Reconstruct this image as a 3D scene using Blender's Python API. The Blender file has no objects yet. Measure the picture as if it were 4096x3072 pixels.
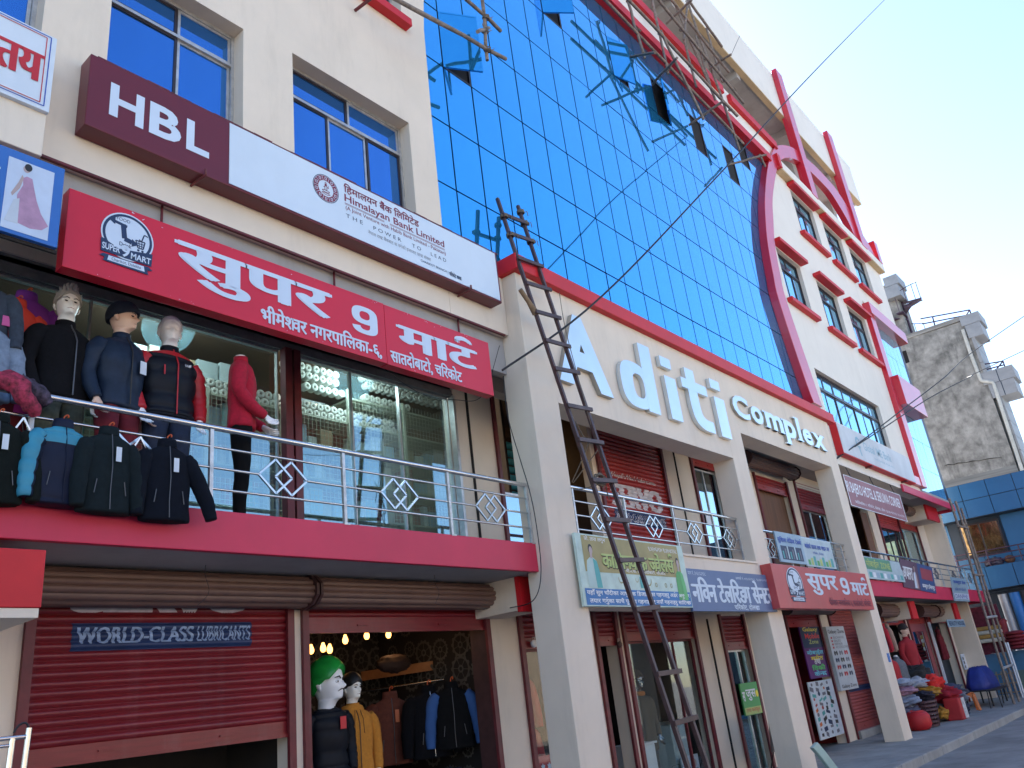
import bpy, bmesh, math, random, re
from math import sin, cos, pi, radians
from mathutils import Vector, Matrix, noise
sc = bpy.context.scene
col = sc.collection
random.seed(7)

# ---------------------------------------------------------------- camera
FPX, YAW, PITCH, ROLL, EYE = 3257.9, 0.91013781, 0.372064749, -0.124630898, 1.6
FWD = Vector((sin(YAW) * cos(PITCH), cos(YAW) * cos(PITCH), sin(PITCH)))
_r = Vector((cos(YAW), -sin(YAW), 0)); _u = _r.cross(FWD)
RGT = cos(ROLL) * _r + sin(ROLL) * _u
UPV = -sin(ROLL) * _r + cos(ROLL) * _u
cam = bpy.data.cameras.new('camera'); camo = bpy.data.objects.new('camera', cam); col.objects.link(camo)
cam.sensor_width = 36; cam.lens = FPX / 4096 * 36; cam.clip_start = 0.05; cam.clip_end = 3000
camo.matrix_world = Matrix(((RGT.x, UPV.x, -FWD.x, 0), (RGT.y, UPV.y, -FWD.y, 0), (RGT.z, UPV.z, -FWD.z, EYE), (0, 0, 0, 1)))
sc.camera = camo

# ---------------------------------------------------------------- world, sun, exposure
SUN_EL, SUN_AZ = radians(38), radians(44)      # azimuth from +Y (behind the building) towards +X
world = bpy.data.worlds.new('World'); sc.world = world; world.use_nodes = True
wn = world.node_tree; bg = wn.nodes['Background']
sky = wn.nodes.new('ShaderNodeTexSky'); sky.sky_type = 'NISHITA'; sky.sun_disc = False
sky.sun_elevation = SUN_EL; sky.sun_rotation = SUN_AZ
sky.altitude = 1500; sky.air_density = 1.0; sky.dust_density = 1.3; sky.ozone_density = 1.0
wn.links.new(sky.outputs[0], bg.inputs[0]); bg.inputs[1].default_value = 0.10
sl = bpy.data.lights.new('sun', 'SUN'); so = bpy.data.objects.new('sun', sl); col.objects.link(so)
sl.energy = 5.0; sl.angle = radians(0.5); sl.color = (1, .94, .84)
sd = Vector((sin(SUN_AZ) * cos(SUN_EL), cos(SUN_AZ) * cos(SUN_EL), sin(SUN_EL)))
so.rotation_euler = sd.to_track_quat('Z', 'Y').to_euler(); so.location = sd * 60
vs = sc.view_settings; vs.view_transform = 'Standard'; vs.look = 'None'; vs.gamma = 1; vs.use_curve_mapping = False
vs.exposure = 2.08
sc.cycles.use_denoising = True
sc.cycles.max_bounces = 8; sc.cycles.transparent_max_bounces = 16; sc.cycles.caustics_reflective = False; sc.cycles.caustics_refractive = False

# ---------------------------------------------------------------- pixel -> place (on a known plane)
def ray(x, y): return FWD * FPX + RGT * (x - 2048) - UPV * (y - 1536)
def onY(p, Y):
    d = ray(*p); t = Y / d.y; return Vector((d.x * t, Y, EYE + d.z * t))
def onX(p, X):
    d = ray(*p); t = X / d.x; return Vector((X, d.y * t, EYE + d.z * t))
def onZ(p, z=0.0):
    d = ray(*p); t = (z - EYE) / d.z; return Vector((d.x * t, d.y * t, z))
def zz(x0, y0, x1, w):
    s = (x1 - x0) / w
    return lambda x, y: (x0 + x * s, y0 + y * s)
z1 = zz(0,0,1024,1659); z2 = zz(1000,0,2048,1698); z3 = zz(2000,0,3100,1782); z4 = zz(2900,300,4096,1804)
z5 = zz(0,900,1024,2124); z6 = zz(1000,900,2048,2173); z7 = zz(0,1600,1024,2124); z8 = zz(0,2250,1100,2212)
z9 = zz(1000,1500,2200,2212); z10 = zz(1100,2250,2200,2212); z11 = zz(1900,700,2900,1659); z12 = zz(2000,1600,3100,2212)
z13 = zz(2000,2350,3000,2212); z14 = zz(2800,1500,3900,2028); z15 = zz(2900,2300,4096,2212); z16 = zz(3300,1050,4096,1554)
y1 = zz(0,1500,700,1659); y2 = zz(2200,0,3000,2212); y3 = zz(3000,500,3700,1452); y4 = zz(3500,1700,4096,1236); y5 = zz(3500,2350,4096,1648); y6 = zz(1400,0,2300,2212)

# ---------------------------------------------------------------- materials
MT = {}
def mat(name, rgb, rough=.6, metal=0, var=.12, scale=2.5, bump=0., bscale=40, spec=.5, dirt=0., dirtc=(.12,.10,.08), emit=None, coat=0, stretch=None, sheen=0):
    if name in MT: return MT[name]
    m = bpy.data.materials.new(name); m.use_nodes = True; nt = m.node_tree; N = nt.nodes; L = nt.links
    b = N['Principled BSDF']; b.inputs['Roughness'].default_value = rough; b.inputs['Metallic'].default_value = metal
    b.inputs['Specular IOR Level'].default_value = spec; b.inputs['Coat Weight'].default_value = coat
    if sheen: b.inputs['Sheen Weight'].default_value = sheen
    m.diffuse_color = (*rgb, 1)
    tc = N.new('ShaderNodeTexCoord')
    src = tc.outputs['Object']
    if stretch:
        mp = N.new('ShaderNodeMapping'); mp.inputs['Scale'].default_value = stretch; L.new(src, mp.inputs[0]); src = mp.outputs[0]
    n = N.new('ShaderNodeTexNoise'); n.inputs['Scale'].default_value = scale; n.inputs['Detail'].default_value = 6; n.inputs['Roughness'].default_value = .62; L.new(src, n.inputs['Vector'])
    r = N.new('ShaderNodeValToRGB'); L.new(n.outputs['Fac'], r.inputs[0])
    r.color_ramp.elements[0].position = .3; r.color_ramp.elements[1].position = .7
    r.color_ramp.elements[0].color = (*[max(0, c * (1 - var)) for c in rgb], 1); r.color_ramp.elements[1].color = (*[min(1, c * (1 + var)) for c in rgb], 1)
    out = r.outputs[0]
    if dirt:
        n2 = N.new('ShaderNodeTexNoise'); n2.inputs['Scale'].default_value = 1.3; n2.inputs['Detail'].default_value = 9; n2.inputs['Roughness'].default_value = .7
        mp2 = N.new('ShaderNodeMapping'); mp2.inputs['Scale'].default_value = (2.5, 2.5, .45); L.new(tc.outputs['Object'], mp2.inputs[0]); L.new(mp2.outputs[0], n2.inputs['Vector'])
        r2 = N.new('ShaderNodeValToRGB'); r2.color_ramp.elements[0].position = .52; r2.color_ramp.elements[1].position = .78
        r2.color_ramp.elements[0].color = (0, 0, 0, 1); r2.color_ramp.elements[1].color = (dirt, dirt, dirt, 1); L.new(n2.outputs['Fac'], r2.inputs[0])
        mx = N.new('ShaderNodeMix'); mx.data_type = 'RGBA'; L.new(r2.outputs[0], mx.inputs['Factor']); L.new(out, mx.inputs['A']); mx.inputs['B'].default_value = (*dirtc, 1); out = mx.outputs['Result']
    L.new(out, b.inputs['Base Color'])
    if bump:
        n3 = N.new('ShaderNodeTexNoise'); n3.inputs['Scale'].default_value = bscale; n3.inputs['Detail'].default_value = 4; L.new(src, n3.inputs['Vector'])
        bp = N.new('ShaderNodeBump'); bp.inputs['Strength'].default_value = bump; bp.inputs['Distance'].default_value = .01; L.new(n3.outputs['Fac'], bp.inputs['Height']); L.new(bp.outputs[0], b.inputs['Normal'])
    if emit: b.inputs['Emission Color'].default_value = (*emit[0], 1); b.inputs['Emission Strength'].default_value = emit[1]
    MT[name] = m; return m
def glass_mat(name, tint, base=.06, rough=.01, refl=(1, 1, 1)):
    """thin clear glass: see-through with a Fresnel reflection"""
    m = bpy.data.materials.new(name); m.use_nodes = True; nt = m.node_tree; N = nt.nodes; L = nt.links; N.remove(N['Principled BSDF'])
    t = N.new('ShaderNodeBsdfTransparent'); t.inputs[0].default_value = (*tint, 1)
    g = N.new('ShaderNodeBsdfGlossy'); g.inputs['Roughness'].default_value = rough; g.inputs[0].default_value = (*refl, 1)
    f = N.new('ShaderNodeLayerWeight'); f.inputs['Blend'].default_value = .5
    pw = N.new('ShaderNodeMath'); pw.operation = 'POWER'; pw.inputs[1].default_value = 4.0; L.new(f.outputs['Facing'], pw.inputs[0])
    a = N.new('ShaderNodeMath'); a.operation = 'ADD'; a.inputs[1].default_value = base; a.use_clamp = True; L.new(pw.outputs[0], a.inputs[0])
    x = N.new('ShaderNodeMixShader'); L.new(a.outputs[0], x.inputs[0]); L.new(t.outputs[0], x.inputs[1]); L.new(g.outputs[0], x.inputs[2]); L.new(x.outputs[0], N['Material Output'].inputs[0])
    MT[name] = m; return m
def mirror_mat(name, rgb, rough=.03, bump=.0):
    m = mat(name, rgb, rough=rough, metal=.80, var=.05, scale=.8, bump=bump, bscale=1.2); return m

CREAM = mat('cream render', (.75,.64,.53), .85, var=.05, scale=1.2, bump=.12, bscale=220, dirt=.22, dirtc=(.36,.30,.24))
WHITE_GLARE = mat('white and glare-lit render', (.78,.73,.66), .85, var=.04, scale=1.0, bump=.12, bscale=220, dirt=.18, dirtc=(.45,.40,.34))  # right upper wall is the same cream, lightened here for glare
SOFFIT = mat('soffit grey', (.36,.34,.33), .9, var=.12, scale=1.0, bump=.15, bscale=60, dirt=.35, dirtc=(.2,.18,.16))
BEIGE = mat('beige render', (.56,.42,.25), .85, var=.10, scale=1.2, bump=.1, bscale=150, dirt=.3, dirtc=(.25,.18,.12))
RED = mat('red paint', (.56,.010,.018), .55, var=.10, scale=2.0, bump=.10, bscale=150, dirt=.18, dirtc=(.25,.02,.02))
RED_SKY = mat('red paint with sky tint', (.58,.024,.075), .5, var=.08, scale=1.4, bump=.06, bscale=120, dirt=.15, dirtc=(.28,.03,.04))  # the red again, with a pink cast from blue sky in its colour
BAND = mat('red band paint', (.58,.022,.045), .30, var=.08, scale=1.5, bump=.03, bscale=120, coat=.35)
SHUT = mat('maroon shutter', (.19,.012,.018), .38, var=.22, scale=3.0, bump=.08, bscale=30, stretch=(.6,1,8), dirt=.4, dirtc=(.22,.10,.11))
SHUTP = mat('faded pink shutter', (.32,.075,.075), .5, var=.15, scale=2.0, bump=.05, bscale=30, dirt=.4, dirtc=(.38,.18,.17))
SHUTR = mat('red shutter', (.33,.022,.02), .42, var=.2, scale=3.0, bump=.08, bscale=30, stretch=(.6,1,8), dirt=.35, dirtc=(.3,.10,.09))
DRUM = mat('brown drum sheet', (.16,.095,.08), .45, var=.2, scale=1.5, dirt=.5, dirtc=(.10,.05,.045))
DRUMK = mat('dark drum bracket', (.055,.022,.022), .6, var=.3, scale=6)
RAILM = mat('maroon steel frame', (.13,.014,.02), .5, var=.3, scale=5, dirt=.4, dirtc=(.2,.13,.13))
STEEL = mat('stainless steel', (.62,.62,.63), .24, 1, var=.12, scale=8)
STEELD = mat('worn white steel', (.55,.55,.55), .45, .6, var=.3, scale=9)
ALU = mat('aluminium frame', (.55,.53,.52), .4, .7, var=.2, scale=9)
BRONZE = mat('dark bronze frame', (.022,.014,.018), .4, var=.2, scale=6)
GLASSB = mirror_mat('blue mirror glass', (.06,.465,.94))
GLASSP = mirror_mat('pale blue mirror glass', (.20,.58,.86), .05)
GLASSW = mirror_mat('deep blue window glass', (.06,.24,.66), .04)
SEAL = mat('dark seal', (.012,.012,.03), .5)
SHOPG = glass_mat('shop glass', (.80,.92,.94), .22, refl=(.75,.95,1.0))
SHOPC = glass_mat('clear shop glass', (.88,.92,.92), .015)
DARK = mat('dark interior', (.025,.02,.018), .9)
BLACK = mat('black hole', (.01,.008,.008), .9)
CONC = mat('weathered concrete', (.25,.24,.225), .95, var=.5, scale=1.9, bump=.6, bscale=14, dirt=.95, dirtc=(.07,.07,.068))
TILE = mat('grey cladding tile', (.27,.28,.30), .6, var=.15, scale=1.5, dirt=.4, dirtc=(.2,.2,.2))
BLUEP = mat('blue composite panel', (.03,.13,.29), .35, .2, var=.08, scale=1.0, dirt=.2, dirtc=(.05,.15,.28))
ASPH = mat('worn road', (.24,.24,.24), .95, var=.3, scale=.9, bump=.5, bscale=60, dirt=.5, dirtc=(.10,.10,.10))
PAVE = mat('cement pavement', (.30,.30,.295), .95, var=.25, scale=1.2, bump=.4, bscale=50, dirt=.5, dirtc=(.13,.13,.125))
WOOD = mat('brown plywood', (.17,.075,.035), .55, var=.25, scale=2, stretch=(8,8,.7))
POLE = mat('rusty scaffold pole', (.22,.175,.15), .8, var=.45, scale=12, bump=.3, bscale=60, dirt=.3, dirtc=(.10,.05,.03))
LADM = mat('dark red ladder steel', (.06,.028,.028), .5, var=.35, scale=14, bump=.15, bscale=80, dirt=.35, dirtc=(.25,.22,.21))
ROPE = mat('weathered rope', (.16,.13,.10), .9, var=.3, scale=40)
CABLE = mat('black cable', (.015,.015,.02), .6)
WHT = mat('sign white', (.78,.80,.84), .45, var=.03, scale=3)
SKIN = mat('pale mannequin skin', (.88,.86,.80), .35, var=.05)
SKINT = mat('tan mannequin skin', (.74,.50,.38), .35, var=.06)
MWHITE = mat('white mannequin', (.90,.91,.93), .35, var=.04)
INK = mat('dark paint', (.02,.016,.016), .5)

# ---------------------------------------------------------------- mesh builder
class MB:
    def __init__(s): s.v = []; s.f = []; s.sm = []; s.mi = []
    def add(s, vs_, fs, smooth=False, mi=0):
        o = len(s.v); s.v += [tuple(v) for v in vs_]
        for k, f in enumerate(fs):
            s.f.append(tuple(i + o for i in f)); s.sm.append(smooth); s.mi.append(mi[k] if isinstance(mi, list) else mi)
        return s
    def box(s, x0, x1, y0, y1, z0, z1, mi=0):
        return s.add([(x0,y0,z0),(x1,y0,z0),(x1,y1,z0),(x0,y1,z0),(x0,y0,z1),(x1,y0,z1),(x1,y1,z1),(x0,y1,z1)],
                     [(0,3,2,1),(4,5,6,7),(0,1,5,4),(1,2,6,5),(2,3,7,6),(3,0,4,7)], mi=mi)
    def prism(s, poly, y0, y1, mi=0):
        """poly in (x,z), extruded along y"""
        n = len(poly)
        a = sum(poly[i][0] * poly[(i+1)%n][1] - poly[(i+1)%n][0] * poly[i][1] for i in range(n))
        if a < 0: poly = poly[::-1]
        v = [(x, y0, z) for x, z in poly] + [(x, y1, z) for x, z in poly]
        f = [tuple(range(n)), tuple(range(2*n-1, n-1, -1))] + [(i, i+n, (i+1)%n+n, (i+1)%n) for i in range(n)]
        return s.add(v, f, mi=mi)
    def strip(s, A, B, y0, y1, mi=0):
        """band between two (x,z) polylines of equal length, with depth"""
        n = len(A); v = []
        for (a, b) in zip(A, B): v += [(a[0],y0,a[1]),(b[0],y0,b[1]),(b[0],y1,b[1]),(a[0],y1,a[1])]
        f = []
        for i in range(n-1):
            o = 4*i; p = o+4
            for k in range(4): f.append((o+k, o+(k+1)%4, p+(k+1)%4, p+k))
        f += [(3,2,1,0), (4*n-4, 4*n-3, 4*n-2, 4*n-1)]
        return s.add(v, f, mi=mi)
    def bar(s, p, q, w, h=None, mi=0):
        """square bar between two points"""
        h = h or w; p = Vector(p); q = Vector(q); d = (q - p).normalized()
        a = d.cross(Vector((0,1,0)));  a = a if a.length > .1 else d.cross(Vector((1,0,0))); a.normalize(); b = d.cross(a)
        v = [e + a*(w/2)*i + b*(h/2)*j for e in (p, q) for i, j in ((-1,-1),(1,-1),(1,1),(-1,1))]
        return s.add(v, [(3,2,1,0),(4,5,6,7)] + [(k,(k+1)%4,(k+1)%4+4,k+4) for k in range(4)], mi=mi)
    def tube(s, pts, r, n=8, mi=0, caps=True):
        pts = [Vector(p) for p in pts]; m = len(pts); R = r if isinstance(r, (list, tuple)) else [r]*m
        v = []; a = None
        for i, p in enumerate(pts):
            d = (pts[min(i+1,m-1)] - pts[max(i-1,0)])
            if d.length < 1e-9: d = Vector((0,0,1))
            d.normalize()
            if a is None:
                a = d.cross(Vector((0,0,1))); a = a if a.length > .1 else d.cross(Vector((1,0,0)))
            a = (a - d * a.dot(d)); a.normalize(); b = d.cross(a)
            v += [p + (a*cos(2*pi*k/n) + b*sin(2*pi*k/n)) * R[i] for k in range(n)]
        f = [(i*n+k, i*n+(k+1)%n, (i+1)*n+(k+1)%n, (i+1)*n+k) for i in range(m-1) for k in range(n)]
        s.add(v, f, True, mi)
        if caps: s.add(v[:n], [tuple(range(n-1,-1,-1))], mi=mi); s.add(v[-n:], [tuple(range(n))], mi=mi)
        return s
    def lathe(s, prof, n=16, c=(0,0,0), axis='z', smooth=True, mi=0):
        v = []
        for (r, h) in prof:
            for k in range(n):
                a = 2*pi*k/n; x, y = r*cos(a), r*sin(a)
                v.append((c[0]+x, c[1]+y, c[2]+h) if axis == 'z' else (c[0]+x, c[1]+h, c[2]+y) if axis == 'y' else (c[0]+h, c[1]+x, c[2]+y))
        m = len(prof)
        f = [(i*n+k, i*n+(k+1)%n, (i+1)*n+(k+1)%n, (i+1)*n+k) for i in range(m-1) for k in range(n)]
        if axis == 'y': f = [t[::-1] for t in f]
        return s.add(v, f, smooth, mi)
    def rings(s, R, smooth=True, caps=True, mi=0, mif=None):
        """skin a list of vertex rings"""
        n = len(R[0]); m = len(R); v = [p for r in R for p in r]
        f = []; ml = []
        for i in range(m-1):
            for k in range(n):
                f.append((i*n+k, i*n+(k+1)%n, (i+1)*n+(k+1)%n, (i+1)*n+k)); ml.append(mif(i/(m-1), k/n) if mif else mi)
        if caps:
            f.append(tuple(range(n-1,-1,-1))); f.append(tuple(range((m-1)*n, m*n))); ml += [mi, mi]
        return s.add(v, f, smooth, ml)
    def ellip(s, c, r, nu=14, nv=9, mi=0, amp=0, fr=6, seed=0):
        R = []
        for i in range(nv+1):
            t = -pi/2 + pi*i/nv; t = max(min(t, pi/2-.02), -pi/2+.02); row = []
            for k in range(nu):
                a = 2*pi*k/nu; d = Vector((cos(t)*cos(a), cos(t)*sin(a), sin(t)))
                o_ = Vector((seed*3.1, seed*1.7, 0)); g = 1 + (amp*(noise.noise(d*fr*.5 + o_) + .55*noise.noise(Vector((d.x*2, d.y*2, d.z*5))*fr*.5 + o_) + .25*noise.noise(d*fr*1.7 + o_)) if amp else 0)
                row.append((c[0]+r[0]*d.x*g, c[1]+r[1]*d.y*g, c[2]+r[2]*d.z*g))
            R.append(row)
        return s.rings(R, mi=mi)
    def mesh(s, name, mats):
        me = bpy.data.meshes.new(name); me.from_pydata(s.v, [], s.f)
        for m in (mats if isinstance(mats, (list, tuple)) else [mats]): me.materials.append(m)
        me.polygons.foreach_set('use_smooth', s.sm); me.polygons.foreach_set('material_index', s.mi)
        me.update(); return me
    def build(s, name, mats, parent=None, bev=0, loc=None, rot=None, fix=True):
        me = s.mesh(name, mats)
        if fix:
            b = bmesh.new(); b.from_mesh(me); bmesh.ops.recalc_face_normals(b, faces=b.faces); b.to_mesh(me); b.free()
        return link(name, me, parent, bev, loc, rot)
def link(name, me, parent=None, bev=0, loc=None, rot=None):
    o = bpy.data.objects.new(name, me); col.objects.link(o)
    if parent: o.parent = parent
    if loc is not None: o.location = loc
    if rot is not None: o.rotation_euler = rot
    if bev:
        m = o.modifiers.new('bevel', 'BEVEL'); m.width = bev; m.segments = 2; m.limit_method = 'ANGLE'; m.angle_limit = radians(50)
    return o
def tag(o, label, cat, group=None, kind=None):
    o['label'] = label; o['category'] = cat
    if group: o['group'] = group
    o['kind'] = kind or 'thing'
    return o
def thing(name, label, cat, loc=(0,0,0), rz=0, group=None):
    o = bpy.data.objects.new(name, None); col.objects.link(o); o.location = loc; o.rotation_euler = (0,0,rz); o.empty_display_size = .1
    return tag(o, label, cat, group)
def copy_tree(o, parent=None):
    c = o.copy(); col.objects.link(c); c.parent = parent
    for ch in list(o.children): copy_tree(ch, c)
    return c
def crom(P, m):
    """Catmull-Rom through tuples, m samples per span"""
    out = []
    n = len(P)
    for i in range(n-1):
        a, b, c, d = P[max(i-1,0)], P[i], P[i+1], P[min(i+2,n-1)]
        for k in range(m):
            t = k/m
            out.append(tuple(.5*((2*b[j]) + (c[j]-a[j])*t + (2*a[j]-5*b[j]+4*c[j]-d[j])*t*t + (3*b[j]-a[j]-3*c[j]+d[j])*t**3) for j in range(len(b))))
    out.append(tuple(P[-1])); return out
def wall(mb, x0, x1, z0, z1, y0, y1, holes=()):
    """slab with rectangular openings (hx0,hx1,hz0,hz1), one sheet of quads with reveals"""
    xs = sorted({x0, x1, *[min(max(h[i],x0),x1) for h in holes for i in (0,1)]}); zs = sorted({z0, z1, *[min(max(h[i],z0),z1) for h in holes for i in (2,3)]})
    solid = lambda i, j: 0 <= i < len(xs)-1 and 0 <= j < len(zs)-1 and not any(h[0] <= (xs[i]+xs[i+1])/2 <= h[1] and h[2] <= (zs[j]+zs[j+1])/2 <= h[3] for h in holes)
    for i in range(len(xs)-1):
        for j in range(len(zs)-1):
            if not solid(i, j): continue
            a, b, c, d = xs[i], xs[i+1], zs[j], zs[j+1]
            mb.add([(a,y0,c),(b,y0,c),(b,y0,d),(a,y0,d)], [(0,1,2,3)]); mb.add([(a,y1,c),(b,y1,c),(b,y1,d),(a,y1,d)], [(3,2,1,0)])
            if not solid(i-1, j): mb.add([(a,y0,c),(a,y0,d),(a,y1,d),(a,y1,c)], [(0,1,2,3)])
            if not solid(i+1, j): mb.add([(b,y0,c),(b,y1,c),(b,y1,d),(b,y0,d)], [(0,1,2,3)])
            if not solid(i, j-1): mb.add([(a,y0,c),(a,y1,c),(b,y1,c),(b,y0,c)], [(0,1,2,3)])
            if not solid(i, j+1): mb.add([(a,y0,d),(b,y0,d),(b,y1,d),(a,y1,d)], [(0,1,2,3)])
    return mb

# ---------------------------------------------------------------- lettering
_G = {}
def raw_text(s, off=0.):
    k = (s, off)
    if k not in _G:
        c = bpy.data.curves.new('t', 'FONT'); c.body = s; c.resolution_u = 3; c.offset = off; c.fill_mode = 'FRONT'
        o = bpy.data.objects.new('t', c); col.objects.link(o); dg = bpy.context.evaluated_depsgraph_get(); dg.update()
        me = bpy.data.meshes.new_from_object(o.evaluated_get(dg))
        v = [(p.co.x, p.co.y) for p in me.vertices]; f = [tuple(p.vertices) for p in me.polygons]
        bpy.data.objects.remove(o); bpy.data.curves.remove(c); bpy.data.meshes.remove(me); _G[k] = (v, f)
    return _G[k]
def _w(s):
    v = raw_text(s)[0]; return max(p[0] for p in v) - min(p[0] for p in v)
_A = {}
def adv(c):
    if c not in _A: _A[c] = _w('म' + c + 'म') - _w('मम')
    return _A[c]
CONS = '[\u0915-\u0939]'
def nepali(s):
    """place Devanagari glyphs one by one: i-matra before its cluster, clipped half forms, reph hook"""
    s = re.sub('र्(' + CONS + '[ािीुूेैोौं]*)', '\\1\ue000', s)
    s = re.sub('((?:' + CONS + '्)*' + CONS + ')ि', 'ि\\1', s)
    x = 0; V = []; Fc = []
    def put(v, f, dx, dy=0):
        o = len(V); V.extend((p[0]+dx, p[1]+dy) for p in v); Fc.extend(tuple(i+o for i in t) for t in f)
    i = 0
    while i < len(s):
        c = s[i]; nx = s[i+1] if i+1 < len(s) else ''; n2 = s[i+2] if i+2 < len(s) else ''
        if c == ' ': x += .28; i += 1; continue
        if c == '\ue000':
            pts = [(x-.30+.13*cos(t), .80+.11*sin(t)) for t in [pi*.05+pi*1.1*k/8 for k in range(9)]]
            vv = []; ff = []
            for k, (a, b) in enumerate(pts):
                w = .02+.03*sin(pi*k/8); vv += [(a, b-w), (a, b+w)]
                if k: ff.append((2*k-2, 2*k, 2*k+1, 2*k-1))
            put(vv, ff, .1); i += 1; continue
        if nx == '्' and n2 == 'र':
            v, f = raw_text(c); put(v, f, x); put([(-.42,.02),(-.16,.22),(-.16,.28),(-.45,.08)], [(0,1,2,3)], x+adv(c)); x += adv(c); i += 3; continue
        v, f = raw_text(c)
        if nx == '्' and n2:
            xm = max(p[0] for p in v); cut = xm - .17*(xm - min(p[0] for p in v)) - .02
            put([(min(p[0], cut), p[1]) for p in v], f, x); x += adv(c)*.74; i += 2; continue
        put(v, f, x); x += adv(c); i += 1
    return V, Fc
def text(s, x0, x1, z0, z1, Y, m, parent, bold=0., boldx=0., depth=0., name='lettering', off=0., fit=True, shear=0., axis='y', conv=None, side=None):
    """flat (or raised) letters filling the rectangle x0..x1, z0..z1 on the plane y=Y, facing -Y"""
    dev = any('\u0900' <= c <= '\u0fff' for c in s)
    v, f = nepali(s) if dev else raw_text(s, off)
    if not v: return
    a0, a1 = min(p[0] for p in v), max(p[0] for p in v); b0, b1 = min(p[1] for p in v), max(p[1] for p in v)
    sx = (x1-x0)/(a1-a0); sz = (z1-z0)/(b1-b0)
    Q = [(x0+(p[0]-a0)*sx + shear*(p[1]-b0)*sz, z0+(p[1]-b0)*sz) for p in v]
    mb = MB()
    sh = [(0, 0)]
    if boldx: sh += [(boldx*k, 0) for k in (-1, -.5, .5, 1)]
    if bold: sh += [(bold*cos(t), bold*sin(t)) for t in [k*pi/3 for k in range(6)]]
    if depth:
        b = bmesh.new(); bv = [b.verts.new((p[0], Y, p[1])) for p in Q]
        for t in f:
            try: b.faces.new([bv[i] for i in t])
            except ValueError: pass
        bmesh.ops.remove_doubles(b, verts=b.verts, dist=1e-5)
        r = bmesh.ops.extrude_face_region(b, geom=b.faces[:]); bmesh.ops.translate(b, verts=[e for e in r['geom'] if isinstance(e, bmesh.types.BMVert)], vec=(0, depth, 0))
        bmesh.ops.recalc_face_normals(b, faces=b.faces)
        me = bpy.data.meshes.new(name); me.materials.append(m)
        if side:
            me.materials.append(side)
            b.normal_update()
            for fc in b.faces: fc.material_index = 0 if abs(fc.normal.y) > .7 else 1
        b.to_mesh(me); b.free(); return link(name, me, parent)
    for k, (dx, dz) in enumerate(sh):
        P = [(p[0]+dx, Y - k*.0003, p[1]+dz) for p in Q]
        if conv: P = [conv(*p) for p in P]
        mb.add(P, f)
    return mb.build(name, m, parent, fix=False)

# ================================================================ ground
def struct(name, mb, m, bev=0):
    o = mb.build(name, m, bev=bev); o['kind'] = 'structure'; return o
def sheet(x0, x1, y0, y1, z, nx=1, ny=1, amp=0):
    mb = MB(); v = [(x0+(x1-x0)*i/nx, y0+(y1-y0)*j/ny, z + amp*noise.noise(Vector((i*.7, j*.7, 3)))) for j in range(ny+1) for i in range(nx+1)]
    return mb.add(v, [(j*(nx+1)+i, j*(nx+1)+i+1, (j+1)*(nx+1)+i+1, (j+1)*(nx+1)+i) for j in range(ny) for i in range(nx)])
struct('ground', sheet(-900, 900, -900, 900, -.16), ASPH)
struct('road', sheet(-60, 120, -9, 4.62, -.12, 90, 8, .02), ASPH)
mb = MB(); mb.box(-20, 60, 4.86, 12, -.3, 0); struct('pavement', mb, PAVE)
mb = MB()
x = -20
while x < 60:
    w = 1.15 + .1*random.random(); mb.box(x+.006, x+w-.006, 4.60, 4.855, -.3, .012 + .012*random.random()); x += w
struct('kerb', mb, PAVE, bev=.02)

# ================================================================ houses across the street (behind the camera; they bounce sunlight and show in the shop glass)
def opposite(x0, x1, y1, h, rgb, label):
    H = thing('house_opposite', label, 'house', (0,0,0), 0, 'sunlit houses across the street')
    m = mat('plaster ' + label[:12], rgb, .9, var=.08, scale=.8, dirt=.2, dirtc=tuple(c*.6 for c in rgb))
    hs = []
    n = max(2, int((x1-x0)/3))
    for k in range(n):
        for s_ in range(int(h//3)):
            a = x0 + (x1-x0)*(k+.5)/n; hs.append((a-.6, a+.6, 3*s_+.9, 3*s_+2.3))
    wall(MB(), x0, x1, -.16, h, y1-.3, y1, hs).build('wall', m, H); MB().box(x0, x1, y1-7, y1-.301, -.16, h-.3).build('house_body', DARK, H)
    MB().box(x0-.3, x1+.3, y1-7.3, y1+.5, h, h+.25).build('roof', mat('rusty tin roof', (.26,.13,.08), .7, var=.3, stretch=(6,1,1)), H)
    for (a, b, c, d) in hs: MB().box(a, b, y1-.2, y1-.17, c, d).build('window', BRONZE, H)
opposite(-22, -9, -14.5, 6.2, (.62,.50,.36), 'peach two-storey house across the street, far left'); opposite(-8.5, 3, -15.5, 6.6, (.66,.60,.48), 'cream two-storey house across the street'); opposite(3.6, 13, -14.5, 6.2, (.60,.42,.30), 'brick pink two-storey house across the street'); opposite(13.6, 26, -15.5, 6.8, (.66,.58,.44), 'pale yellow two-storey house across the street'); opposite(26.6, 40, -14.5, 6.2, (.58,.46,.36), 'tan two-storey house across the street, far right')

# ================================================================ the commercial building
B = thing('commercial_building', 'long cream commercial building with blue mirror-glass facade, red bands and arched corner', 'building')
YW, YG, YS = 5.93, 5.985, 7.0
CUBE = {}
def piece(name, x0, x1, y0, y1, z0, z1, m, parent, rot=None, bev=0):
    """one box part; alike parts share one unit mesh"""
    if m.name not in CUBE: CUBE[m.name] = MB().box(-.5,.5,-.5,.5,-.5,.5).mesh('block', m)
    o = link(name, CUBE[m.name], parent, bev); o.location = ((x0+x1)/2, (y0+y1)/2, (z0+z1)/2); o.scale = (x1-x0, y1-y0, z1-z0)
    if rot: o.rotation_euler = rot
    return o
def part(name, mb, m, parent=None, bev=0, **k): return mb.build(name, m, parent or B, bev, **k)

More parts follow.
